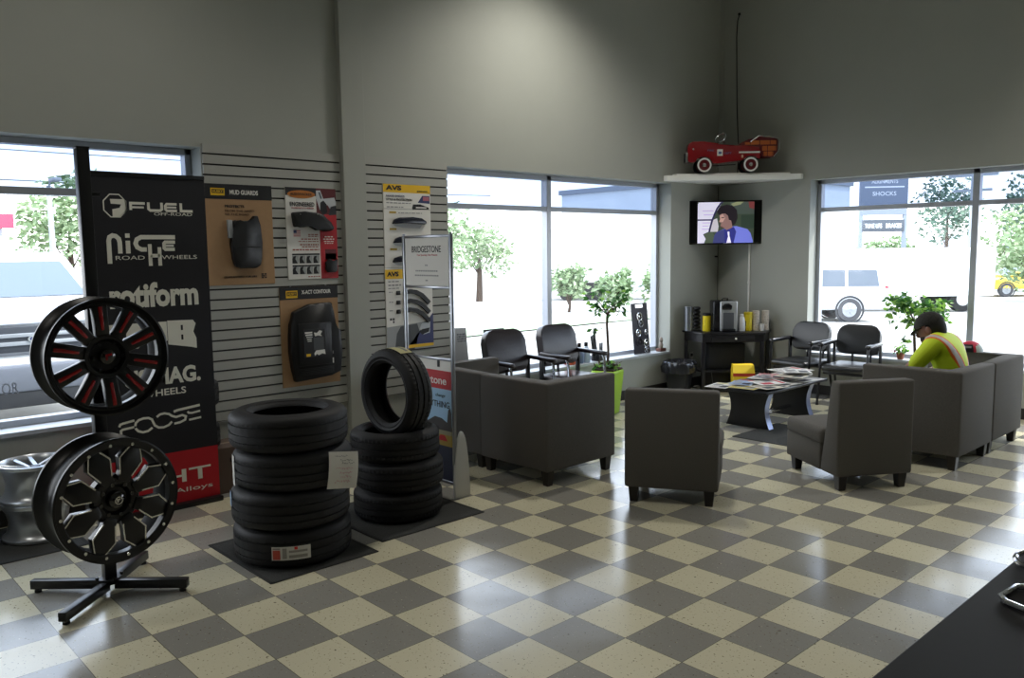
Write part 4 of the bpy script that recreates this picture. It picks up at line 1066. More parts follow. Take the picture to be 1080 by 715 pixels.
    b = MB(); b.hexa([(-.126, -.022, .27), (.126, -.022, .27), (.126, .142, .27), (-.126, .142, .27)], [(-.118, .02, .36), (.118, .02, .36), (.118, .13, .365), (-.118, .13, .365)], YC); b.build('carton_top', t, smooth=0)
    b = MB(); b.box((0, -.0215, .25), (.25, .002, .036), mat('carton_red', '#a8331f', .6)); b.build('red_band', t, smooth=0); b = MB(); b.cyl((.045, -.0215, .13), (.045, -.0235, .13), .034, INK, seg=20); b.build('printed_disc', t); b = MB(); b.box((-.07, -.0215, .15), (.07, .002, .02), mat('tub_label', '#6f6414')); b.build('printed_word', t, smooth=0); b = MB(); b.box((-.07, -.0215, .06), (.09, .002, .012), mat('tub_label', '#6f6414')); b.build('printed_word', t, smooth=0)
    # dark speaker-like box under the table
    t = thing('black_cabinet', 'black cabinet filling the space under the corner table', 'cabinet', cpos(-.06, -.14, .277), rad(45))
    b = MB(); b.box((0, 0, .155), (.46, .22, .31), mat('cabinet_black', '#0e0e11', .5), bev=.008); b.build('case', t)
    b = MB(); b.box((0, -.113, .155), (.40, .006, .25), mat('cabinet_front', '#131317', .6), bev=.004); b.build('front_panel', t)
    t = thing('black_crate', 'black crate on the floor under the corner table, left of the yellow box', 'crate', cpos(-.10, -.14, 0), rad(45))
    b = MB(); b.box((0, 0, .122), (.42, .26, .244), mat('cabinet_black', '#0e0e11'), bev=.008); b.build('case', t)
    b = MB(); b.tube([(-.13, -.135, .24), (-.12, -.138, .15), (-.10, -.137, .05), (-.12, -.137, .005)], .003, mat('cord_grey', '#77787a', .6)); b.build('dangling_cord', t)
    # waste bin with liner
    t = thing('waste_bin', 'black waste bin with crumpled bag liner between window sill and corner table', 'waste bin', (-2.92, 5.30, 0), rad(20))
    b = MB(); b.hexa([(-.10, -.13, 0), (.10, -.13, 0), (.10, .13, 0), (-.10, .13, 0)], [(-.135, -.165, .36), (.135, -.165, .36), (.135, .165, .36), (-.135, .165, .36)], mat('bin_black', '#202022', .45), bev=.02); b.build('bin_body', t)
    b = MB(); rnd = random.Random(5); prof = [(.10, .34), (.16, .40), (.185, .405), (.20, .38), (.205, .33), (.20, .27)]
    jit = {}
    b.lathe(prof, mat('bin_liner', '#26262a', .22), Matrix.Diagonal((.95, 1.12, 1, 1)), 40, fn=lambda r, z, k: r * (1 + .13 * sin(k * 1.9 + z * 30) * rnd.uniform(.3, 1)))
    b.build('bag_liner', t, smooth=70)
    # wall socket under the table
    t = thing('wall_socket', 'white wall socket seen through the left side of the corner table', 'socket', M=frame((XL + .001, 5.86, .38), (0, 1, 0), (0, 0, 1)))
    b = MB(); b.box((0, 0, .004), (.075, .115, .008), WHITEP, bev=.003); b.build('plate', t); b = MB(); b.box((0, .02, .012), (.04, .035, .01), BLACK, bev=.003); b.build('plug', t)
corner_items()

# ------------------------------------------------------------------ television
def television():
    t = thing('television', 'flat television on the corner wall showing a dark-haired man in a blue suit', 'television', M=frame((-2.835, 6.105, 2.04), (1, 1, 0), (0, 0, 1)))
    W, H = .90, .535
    b = MB(); b.box((0, 0, -.03), (W, H, .05), mat('tv_black', '#0a0a0c', .25), bev=.008); b.build('casing', t)
    b = MB(); b.box((0, .003, -.004), (W - .03, H - .04, .003), mat('tv_glass', '#030304', .08)); b.build('screen', t, smooth=0)
    c = conv(45, 75, 970, 630, W, H)
    def em(n, col, e=.75): return mat('screen_' + n, col, .5, emit=e)
    b = MB(); z = [0.]
    def P(q, m):
        z[0] += .00025; b.prism([c(*p) for p in q][::-1], -.002 + z[0], -.0018 + z[0], m)
    R4 = lambda xa, ya, xb, yb: [(xa, ya), (xb, ya), (xb, yb), (xa, yb)]
    P(R4(155, 95, 862, 612), em('green', '#3b4638', .6)); P(R4(560, 95, 862, 250), em('green2', '#46504a', .6)); P(R4(700, 260, 862, 430), em('green3', '#2c3a30', .6))
    P([(790, 95), (862, 95), (862, 190), (800, 170)], em('brick', '#7a3a3a', .6)); P([(570, 120), (640, 95), (730, 95), (690, 130), (600, 150)], em('foliage', '#8b8f6c', .6))
    P([(158, 120), (170, 98), (470, 96), (420, 170), (370, 260), (330, 380), (315, 470), (300, 500), (270, 560), (270, 612), (158, 612)], em('wall', '#c9c6da', .8))
    P(R4(158, 310, 340, 328), em('navy', '#28264a', .6)); P([(320, 330), (400, 300), (420, 400), (410, 470), (310, 470)], em('wall2', '#b9b5bd', .7))
    for (x, y, w) in ((215, 350, 100), (215, 390, 80), (210, 430, 110), (230, 250, 120), (215, 200, 140)): P(R4(x, y, x + w, y + 12), em('course', '#b2a5c0', .7))
    b2 = [(468, 95), (440, 118), (400, 175), (365, 255), (335, 340), (312, 430), (300, 490)]
    z[0] += .0003; b.ribbon([c(*p) for p in b2], .022, -.002 + z[0], -.0018 + z[0], em('navy', '#28264a'))
    P([(225, 500), (290, 470), (350, 480), (380, 540), (350, 612), (240, 612), (260, 560)], em('plant', '#4a5646', .6))
    P([(350, 612), (365, 520), (400, 470), (480, 440), (600, 405), (640, 400), (780, 440), (820, 490), (850, 590), (850, 612)], em('suit', '#6a72c8', .75))
    P([(350, 612), (365, 520), (400, 470), (490, 440), (540, 500), (530, 612)], em('suitdark', '#3c4076', .6)); P([(490, 440), (610, 410), (640, 470), (610, 612), (500, 612)], em('shirt', '#2c2f7a', .7)); P([(530, 470), (556, 470), (556, 520), (580, 612), (520, 612), (540, 530)], em('tie', '#dcd8ec', .8))
    P([(430, 260), (470, 230), (560, 250), (590, 330), (590, 420), (520, 450), (470, 410), (440, 395), (452, 365), (425, 345), (438, 310)], em('skin', '#8a6a66', .6)); P([(430, 268), (470, 245), (500, 300), (470, 350), (445, 345), (425, 345), (438, 310)], em('skin2', '#b08d84', .7)); P([(440, 398), (470, 405), (480, 420), (460, 420)], em('lip', '#6a4446', .5))
    P([(405, 200), (440, 150), (520, 128), (600, 150), (645, 200), (655, 300), (630, 370), (590, 400), (575, 330), (545, 320), (535, 270), (500, 240), (455, 245), (425, 262), (400, 235)], em('hair', '#231d24', .5)); P([(450, 290), (485, 285), (488, 296), (455, 300)], em('hair', '#231d24'))
    b.build('screen_picture', t, smooth=0, nrm=False)
    b = MB(); b.box((0, -H / 2 + .012, .0), (.05, .010, .004), SILVER); b.build('maker_badge', t)
    b = MB(); b.box((0, 0, -.075), (.30, .24, .04), BLACK, bev=.004); b.box((0, 0, -.19), (.05, .06, .22), BLACK, bev=.004); b.build('wall_bracket', t)
television()
def cords():
    o = thing('power_cord', 'thin black cord running down the far wall to behind the toy car', 'cord', (0, 0, 0)); b = MB()
    b.tube([(-2.885, 6.417, 4.56), (-2.905, 6.412, 4.50), (-2.915, 6.41, 4.30), (-2.905, 6.41, 3.90), (-2.895, 6.41, 3.5), (-2.88, 6.41, 3.2), (-2.86, 6.41, 2.9), (-2.87, 6.405, 2.64)], .006, BLACK, 6); b.build('cable', o)
    b = MB(); b.box((-2.885, 6.414, 4.57), (.03, .012, .03), BLACK, bev=.002); b.build('wall_clip', o)
    o = thing('power_cord', 'black cord hanging in the corner between television and table', 'cord', (0, 0, 0)); b = MB()
    b.tube([(-3.11, 6.36, 2.5), (-3.115, 6.37, 2.1), (-3.105, 6.36, 1.6), (-3.11, 6.37, 1.1), (-3.10, 6.355, .80)], .005, mat('cord_olive', '#4b4c47', .6), 6); b.build('cable', o)
    b = MB(); b.box((-3.128, 6.36, 1.62), (.04, .02, .02), BLACK, bev=.002); b.build('wall_clip', o)
    o = thing('cord_channel', 'white cable conduit on the far wall right below the television', 'conduit', (0, 0, 0)); b = MB()
    b.box((-2.685, 6.412, 1.30), (.026, .016, 1.10), WHITEP, bev=.003); b.build('channel', o)
    b = MB(); b.box((-2.685, 6.411, 1.30), (.034, .014, .03), WHITEP, bev=.002); b.build('joint', o)
cords()

# ------------------------------------------------------------------ shelf and toy car
def shelf():
    t = thing('corner_shelf', 'white corner shelf high on the walls above the television', 'shelf', (XL, YR, 2.52))
    SW = mat('shelf_white', '#f1f1ec', .5); a = 1.155
    b = MB(); b.prism([(0.002, -.002), (.002, -a), (.06, -a), (a, -.06), (a, -.002)], 0, .062, SW, bev=.004); b.build('board', t, smooth=0)
    b = MB(); b.prism([(.02, -.02), (.02, -1.0), (.09, -1.02), (1.02, -.09), (1.0, -.02)], .0622, .085, SW, bev=.003); b.build('top_board', t, smooth=0)
shelf()
def pedal_car():
    t = thing('pedal_car', 'red toy pedal car with white-walled wheels and brick-patterned rear on the white shelf', 'toy car', M=TR((-2.632, 5.902, 2.6055), rad(45)))
    K = 1 / 858.; F = lambda y: frame((0, y, 0), (1, 0, 0), (0, 0, 1))
    c = lambda X, Y: ((X - 552) * K, (462 - Y) * K)
    RED = mat('toy_red', '#8a1019', .22, coat=.6); DR = mat('toy_dark_red', '#5a0f16', .35); BRK = mat('toy_brick', '#b5602c', .45)
    body = [(98, 335), (96, 205), (108, 165), (145, 146), (250, 148), (372, 166), (400, 182), (470, 186), (520, 196), (590, 195), (640, 192), (800, 212), (815, 250), (812, 318), (806, 335), (788, 318), (760, 300), (715, 294), (672, 302), (648, 335), (600, 345), (400, 368), (342, 368), (338, 345), (318, 312), (285, 295), (225, 295), (190, 315), (172, 345), (165, 352), (120, 352)]
    b = MB(); b.prism([c(*p) for p in body][::-1], -.105, .105, RED, F(0), bev=.012, seg=3)
    for v in b.bm.verts:                       # nose narrows
        x = v.co.x + .53
        if x < .30: v.co.y *= .72 + .28 * max(0, x) / .30
    b.build('body', t, smooth=45)
    b = MB(); b.prism([c(*p) for p in [(400, 176), (560, 188), (560, 200), (400, 186)]][::-1], -.08, .08, DR, F(0)); b.build('seat_well', t, smooth=0)
    # rear bed
    bed = [(600, 185), (625, 165), (690, 138), (800, 108), (975, 130), (990, 160), (985, 270), (945, 312), (825, 310), (815, 225), (700, 205)]
    b = MB(); b.prism([c(*p) for p in bed][::-1], -.10, .10, DR, F(0), bev=.008); r = b.build('rear_bed', t)
    b = MB(); b9 = MB(); rows = [(150, 190, (715, 800, 810, 905, 912, 968)), (205, 250, (832, 880, 888, 962, 968, 974)), (258, 302, (846, 880, 888, 928, 932, 940)), (165, 190, (660, 708, 712, 714, 714, 716))]
    for y0, y1, xs in rows:
        for i in range(0, 6, 2):
            if xs[i + 1] - xs[i] < 5: continue
            (xa, za), (xb, zb) = c(xs[i], y1), c(xs[i + 1], y0)
            for s in (-1, 1): (b if s < 0 else b9).box(((xa + xb) / 2, s * .101, (za + zb) / 2), (xb - xa, .006, zb - za), BRK, bev=.002, seg=1)
    b.build('brick_pattern', r, smooth=0); b9.build('brick_pattern', r, smooth=0)
    for s in (-1, 1):
        b = MB(); b.tube([(*(lambda p: (p[0], s * .104, p[1]))(c(*q)),) for q in ((712, 160), (795, 102), (900, 112), (980, 132), (1002, 170), (1000, 250), (945, 312))], .0065, CHROME); b.build('chrome_rail', r)
    for s in (-1, 1):
        b = MB(); (xa, za) = c(705, 263); b.box((xa, s * .107, za), (.245, .006, .018), WHITEP, bev=.002); tag(b.build('side_stripe', t), 'white stripe')
        b = MB(); (xa, za) = c(412, 262); b.box((xa, s * .1065, za), (.066, .005, .074), WHITEP, bev=.01); e = b.build('emblem', t)
        b = MB(); b.box((xa, s * .1095, za - .004), (.036, .002, .03), mat('emblem_blue', '#53608a', .4)); b.build('emblem_mark', e)
        b = MB(); (xa, za) = c(635, 302); b.box((xa, s * .1065, za), (.02, .004, .034), mat('toy_tan', '#c69a80', .5)); b.build('badge', t)
        lettering(t, 'FIRE', *c(320, 240), .075, .020, mat('emblem_blue', '#53608a'), .1065 if s < 0 else -.1065, 0, M=F(0)) if s < 0 else None
        lettering(t, 'DEPT', *c(490, 270), .085, .022, mat('emblem_blue', '#53608a'), .1065, 0, M=F(0)) if s < 0 else None
    b = MB(); x, z = c(88, 310); b.box((x, 0, z + .01), (.026, .15, .12), CHROME, bev=.006)
    for k in range(5): b.box((x - .012, (k - 2) * .024, z + .01), (.006, .008, .10), SATINBLACK)
    b.build('grille', t); 
    for s in (-1, 1):
        b = MB(); x, z = c(150, 222); b.ball((x, s * .088, z), (.012, .010, .012), CHROME); b.build('headlamp', t)
        b = MB(); b.tube([(*(lambda p: (p[0], s * .05, p[1]))(c(*q)),) for q in ((145, 186), (185, 176), (235, 175))], .006, CHROME); b.build('hood_trim', t)
    b = MB(); x, z = c(435, 110); R = Matrix.Translation((x, 0, z)) @ Matrix.Rotation(rad(38), 4, 'X') @ Matrix.Rotation(rad(-40), 4, 'Y')
    n = 24; b.tube([R @ Vector(((.074 * cos(2 * pi * k / n)), .074 * sin(2 * pi * k / n), 0)) for k in range(n)], .0075, CHROME, 8, True)
    for a in (0, 120, 240): b.cyl(R @ Vector((0, 0, -.01)), R @ Vector((.074 * cos(rad(a)), .074 * sin(rad(a)), 0)), .005, CHROME, seg=8)
    b.cyl(R @ Vector((0, 0, 0)), R @ Vector((0, 0, -.09)), .006, CHROME); b.build('steering_wheel', t)
    for X in (255, 715):
        for s in (-1, 1):
            x, z = c(X, 385); b = MB(); M = Matrix.Translation((x, s * .118, .0895)) @ Matrix.Rotation(pi / 2 * -s, 4, 'X')
            b.lathe([(.060, -.018), (.080, -.018), (.089, -.008), (.089, .008), (.083, .016), (.078, .018)], RUBBER, M, 40); b.lathe([(.083, .0155), (.079, .019), (.066, .0195), (.062, .016)], WHITEP, M, 40)
            w = b.build('wheel', t)
            b = MB(); b.lathe([(.064, .012), (.058, .014), (.03, .008), (.026, .010)], DR, M, 32); b.lathe([(.028, .008), (.022, .020), (.0, .026)], CHROME, M, 24); b.build('hub_cap', w)
        b = MB(); x, z = c(X, 385); b.cyl((x, -.11, .0895), (x, .11, .0895), .008, SATINBLACK); b.build('axle', t)
    b = MB(); x, z = c(410, 395); b.cyl((x - .10, -.04, .085), (x + .20, -.04, .10), .006, SATINBLACK); b.cyl((x, -.08, z), (x, .08, z), .008, CHROME); b.build('pedal_rod', t)
pedal_car()

# ------------------------------------------------------------------ plants
def potted_tree(label, loc, pot_h, pot_r, potm, z_top, crown, n, leaf, seed, ms, group=None, ground=0):
    t = thing('potted_tree', label, 'potted plant', loc, .3); rnd = random.Random(seed)
    b = MB(); r = pot_r
    b.hexa([(x * r * .72, y * r * .72, 0) for x, y in ((-1, -1), (1, -1), (1, 1), (-1, 1))], [(x * r, y * r, pot_h) for x, y in ((-1, -1), (1, -1), (1, 1), (-1, 1))], potm, bev=.03, seg=3)
    b.build('pot', t, smooth=50)
    b = MB(); b.box((0, 0, pot_h + .004), (r * 1.75, r * 1.75, .02), SOIL, bev=.008)
    if ground: b.leaves((0, 0, pot_h + .035), (r * .95, r * .95, .05), ground, .06, [LEAF, LEAFL, BARK], rnd)
    b.build('soil', t, smooth=0)
    cz = z_top - crown[2]; sp = [(0, 0, pot_h), (.008, .004, pot_h + .2), (-.006, 0, cz - .22), (0, 0, cz - .12)]
    b = MB(); b.tube(sp, [.016, .015, .014, .014], BARK)
    tips = []
    for k in range(9):
        a = k * 2.4; q = (crown[0] * .75 * cos(a), crown[1] * .75 * sin(a), cz + crown[2] * rnd.uniform(-.5, .6)); tips.append(q)
        b.tube([sp[-1], (q[0] * .45, q[1] * .45, (sp[-1][2] + q[2]) / 2 + .02), q], [.007, .005, .003], BARK, 6)
    b.build('trunk', t)
    b = MB()
    for q in tips: b.leaves(q, (crown[0] * .38, crown[1] * .38, crown[2] * .42), n // 12, leaf, ms, rnd)
    b.leaves((0, 0, cz), crown, n // 4, leaf, ms, rnd)
    b.leaves((-.10, -.07, cz - crown[2] - .10), (.05, .05, .03), 8, leaf, ms, rnd)
    f = b.build('foliage', t, smooth=0, nrm=False)
    return t
potted_tree('small tree with open leafy crown in a lime green pot by the left window', (-2.755, 3.80, 0), .475, .14, LIME, 1.34, (.22, .22, .17), 120, .07, 4, [LEAF, LEAF, LEAFL, leafmat('leaf_dark', '#2c4a2c', .3)], ground=90)
potted_tree('small dense-crowned tree behind the seated man, before the far window', (-.56, 6.13, 0), .40, .14, mat('pot_grey', '#55565a', .5), 1.225, (.29, .26, .185), 480, .075, 9, [LEAF, LEAFL, LEAFL, LEAF], ground=30)
def small_plant():
    t = thing('flower_pot', 'small leafy plant with red flowers on the far window sill', 'potted plant', (-.83, 6.46, .491)); rnd = random.Random(2)
    b = MB(); b.lathe([(.03, 0), (.045, .07), (.04, .07), (.035, .06)], mat('terracotta', '#9a5a40', .7), seg=20, caps=True); b.build('pot', t)
    b = MB(); b.leaves((0, 0, .11), (.09, .06, .06), 60, .05, [LEAF, LEAFL], rnd); b.build('foliage', t, smooth=0, nrm=False)
    b = MB(); b.leaves((-.07, 0, .11), (.05, .04, .04), 12, .03, [REDP], rnd); b.build('flowers', t, smooth=0, nrm=False)
small_plant()

# ------------------------------------------------------------------ things on the left sill
def sill_items():
    zs = .491; x = -3.22
    t = thing('display_card', 'black hanging card with round silver tyre charms leaning on the left window sill', 'display card', M=frame((-3.235, 4.99, zs), (0, 1, .0), (-.10, 0, 1)))
    w, h = .30, .60; K = mat('card_dark', '#201c28', .4)
    b = MB(); b.prism([(-w / 2, 0), (w / 2, 0), (w / 2, h), (.07, h), (.07, h - .055), (-.07, h - .055), (-.07, h), (-w / 2, h)], 0, .006, K); b.box((0, h - .006, .003), (.145, .014, .006), K); b.build('card', t, smooth=0)
    for (u, v, r, m) in ((-.02, .44, .045, MILLED), (.0, .36, .04, GREYMETAL), (-.06, .25, .04, CHROME), (.09, .25, .03, CHROME), (-.05, .14, .05, K), (.08, .12, .045, MILLED), (.07, .045, .035, CHROME)):
        b = MB(); q = [(u + r * cos(rad(a)), v + r * sin(rad(a)), .012) for a in range(0, 360, 24)]; b.tube(q, .009, m, 8, True); b.ball((u, v, .012), (r * .45, r * .45, .008), m); b.build('charm', t)
    t = thing('figurine', 'small brown and white figurine at the end of the left window sill', 'figurine', (-3.20, 5.31, zs), 0)
    b = MB(); b.box((0, 0, .02), (.08, .10, .04), mat('wood_brown', '#5d3426', .5), bev=.006); b.build('base', t)
    b = MB(); b.lathe([(.02, .04), (.028, .08), (.016, .11), (.026, .14), (.012, .17), (.0, .175)], mat('figure_grey', '#8d8379', .5), seg=20); b.build('figure', t)
    t = thing('tool_pump', 'orange red pump-shaped tool on the left window sill behind the brown chair', 'tool', (-3.22, 3.72, zs), 0); O = mat('tool_orange', '#c2502e', .45)
    b = MB(); b.box((0, 0, .05), (.12, .10, .10), O, bev=.015); b.cyl((0, -.01, .09), (0, -.01, .26), .035, O); b.build('body', t)
    b = MB(); b.box((0, .01, .30), (.05, .12, .07), O, bev=.012); b.box((0, .07, .23), (.04, .03, .14), O, bev=.01); b.build('handle', t)
    for yy, c, l in ((3.87, '#5f6f8c', 'blue spray bottle on the left window sill, next to the orange tool'), (3.98, '#aebccc', 'pale blue bottle on the left window sill, next to the black card holder')):
        t = lathe_thing('bottle', l, 'bottle', (-3.22, yy, zs), [(.045, 0), (.048, .01), (.048, .12), (.03, .165), (.018, .18)], mat('bottle_' + c[1:], c, .3), 'bottles on the left window sill')
        b = MB(); b.lathe([(.02, .178), (.022, .185), (.022, .215), (.016, .225)], SATINBLACK if yy < 4 else WHITEP, seg=20, caps=True); b.build('cap', t)
    t = thing('card_holder', 'black card holder leaning on the left window sill, right of the bottles', 'card holder', (-3.21, 4.17, zs), rad(12))
    b = MB(); b.box((0, 0, .04), (.10, .13, .08), BLACK, bev=.006); b.build('tray', t)
    b = MB(); b.box((-.02, -.05, .155), (.014, .10, .29), SATINBLACK, rot=Matrix.Rotation(rad(14), 3, 'X'), bev=.004); b.build('tall_panel', t)
    b = MB(); b.box((.02, .03, .12), (.012, .07, .16), GREYMETAL, bev=.003); b.build('card', t)
    t = thing('tablet_frame', 'dark picture frame on the left window sill, its top showing above the brown chair', 'frame', M=frame((-3.27, 2.70, zs), (0, 1, 0), (-.08, 0, 1)))
    b = MB(); b.box((0, .23, 0), (.27, .46, .018), SATINBLACK, bev=.004); b.build('border', t); b = MB(); b.box((0, .23, .0095), (.23, .41, .001), mat('frame_print', '#6f7480', .5)); b.build('picture', t)
    t = thing('leaning_sign', 'grey printed sign leaning in the left window beside the slat wall', 'sign', M=frame((-3.215, 2.175, zs), (0, 1, -.0), (-.12, .06, 1)))
    b = MB(); b.box((0, .255, 0), (.26, .51, .008), mat('sign_grey', '#9a9da0', .5), bev=.002); b.build('board', t); b = MB(); rnd = random.Random(8)
    for i in range(6):
        for j in range(4): b.box((.02 + i * .017, .38 + j * .022, .0046), (.012, rnd.uniform(.008, .018), .0006), mat('sign_ink', '#4c4f58', .5))
    b.build('printed_block', t, smooth=0)
sill_items()

# ------------------------------------------------------------------ behind the banner, silver wheels, counter
def silver_wheels():
    R, W = .205, .235
    def one(M, label):
        t = thing('silver_wheel', label, 'wheel', M=M, group='silver alloy wheels stacked below the window')
        b = MB(); b.lathe([(R * .95, 0), (R, .006), (R, .02), (R * .92, .03), (R * .84, .06), (R * .80, .11), (R * .86, .17), (R * .95, .20), (R, .212), (R, .232), (R * .965, W), (R * .92, .225), (R * .86, .20), (R * .77, .13), (R * .80, .05), (R * .9, .012)], SILVER, None, 56, closed=True); b.build('barrel', t)
        b = MB(); b.lathe([(0, W - .04), (.045, W - .04), (.05, W - .05), (.05, W - .09), (0, W - .09)], SILVER, None, 32)
        for k in range(5):
            a = 2 * pi * k / 5 + .3; Q = Matrix.Rotation(a, 4, 'Z')
            for s in (-1, 1): b.hexa([Q @ Vector(p) for p in ((.035, s * .022 - .012, W - .075), (.035, s * .022 + .012, W - .075), (.035, s * .022 + .012, W - .042), (.035, s * .022 - .012, W - .042))], [Q @ Vector(p) for p in ((R * .93, s * .045 - .013, W - .04), (R * .93, s * .045 + .013, W - .04), (R * .93, s * .045 + .013, W - .012), (R * .93, s * .045 - .013, W - .012))], SILVER, bev=.004, seg=1)
        b.build('spokes', t); b = MB(); b.cyl((0, 0, W - .045), (0, 0, W - .034), .028, GREYMETAL); b.build('centre_cap', t)
        return t
    p = one(TR((-2.80, -1.54, .005)), 'silver wheel on the mat, bottom of the stack behind the lower black wheel')
    copy_tree(p, TR((-2.795, -1.54, .245), .5), label='silver wheel on top of the stack behind the lower black wheel, under the window')
    copy_tree(p, TR((-2.84, -1.985, .005), .2), label='silver wheel cut by the left picture edge, bottom of its stack')
    copy_tree(p, TR((-2.835, -1.98, .245), .9), label='silver wheel cut by the left picture edge, top of its stack')
silver_wheels()
def behind_banner():
    G = 'dark tyres stacked behind the banner'
    p = tyre_thing('tyre', .200, .200, .14, TR((-2.945, -.52, .34 + .10)), 'dark tyre peeking out behind the right edge of the banner, lower of two showing', G)
    copy_tree(p, TR((-2.945, -.515, .745), .7), label='dark tyre peeking out behind the right edge of the banner, upper of two showing', group=G)
    t = thing('carton', 'brown cardboard box on the floor between banner and left tyre stack', 'box', (-2.99, -.50, 0)); BR = mat('box_brown', '#5a4a40', .8)
    b = MB(); b.box((0, .06, .168), (.30, .62, .336), BR, bev=.004); b.build('carton_body', t, smooth=0)
    b = MB(); b.box((0, .06, .3365), (.04, .62, .001), mat('box_tape', '#75614e', .5)); b.build('tape', t, smooth=0); b = MB(); b.box((.1505, .25, .24), (.002, .07, .03), INK); b.build('hand_hole', t, smooth=0)
behind_banner()
def counter():
    t = thing('counter', 'black service counter in the lower right corner', 'counter', (2.215, -2.2, 0)); K = mat('counter_black', '#111112', .55, spec=.25, noise=.12, nscale=50)
    b = MB(); b.box((.55, 1.9, .88), (1.10, 3.8, .04), K, bev=.004); b.build('worktop', t, smooth=0)
    b = MB(); b.box((.001, 1.9, .872), (.006, 3.8, .02), mat('counter_edge', '#4a3a44', .4), bev=.002); b.build('edge_strip', t, smooth=0)
    b = MB(); b.box((.60, 1.9, .43), (.92, 3.7, .86), mat('counter_side', '#2b2a2a', .6), bev=.004); b.build('base', t, smooth=0)
    t = thing('wire_holder', 'bent chrome wire holder on the black counter at the right edge', 'wire holder', (2.27, -.62, .90))
    b = MB(); b.tube([(.16, .075, .008), (.03, .075, .008), (.008, .055, .008), (.0, -.03, .008), (.02, -.058, .008), (.06, -.072, .008), (.18, -.085, .008)], .0075, CHROME); b.build('lower_loop', t)
    b = MB(); n = 22; b.tube([(.045 + .098 * cos(2 * pi * k / n), .275 + .098 * sin(2 * pi * k / n), .012) for k in range(n)], .007, CHROME, 8, True); b.build('upper_ring', t)
    b = MB(); b.tube([(.16, .075, .008), (.15, .11, .010), (.11, .20, .012)], .006, CHROME); b.build('wire_link', t)
counter()
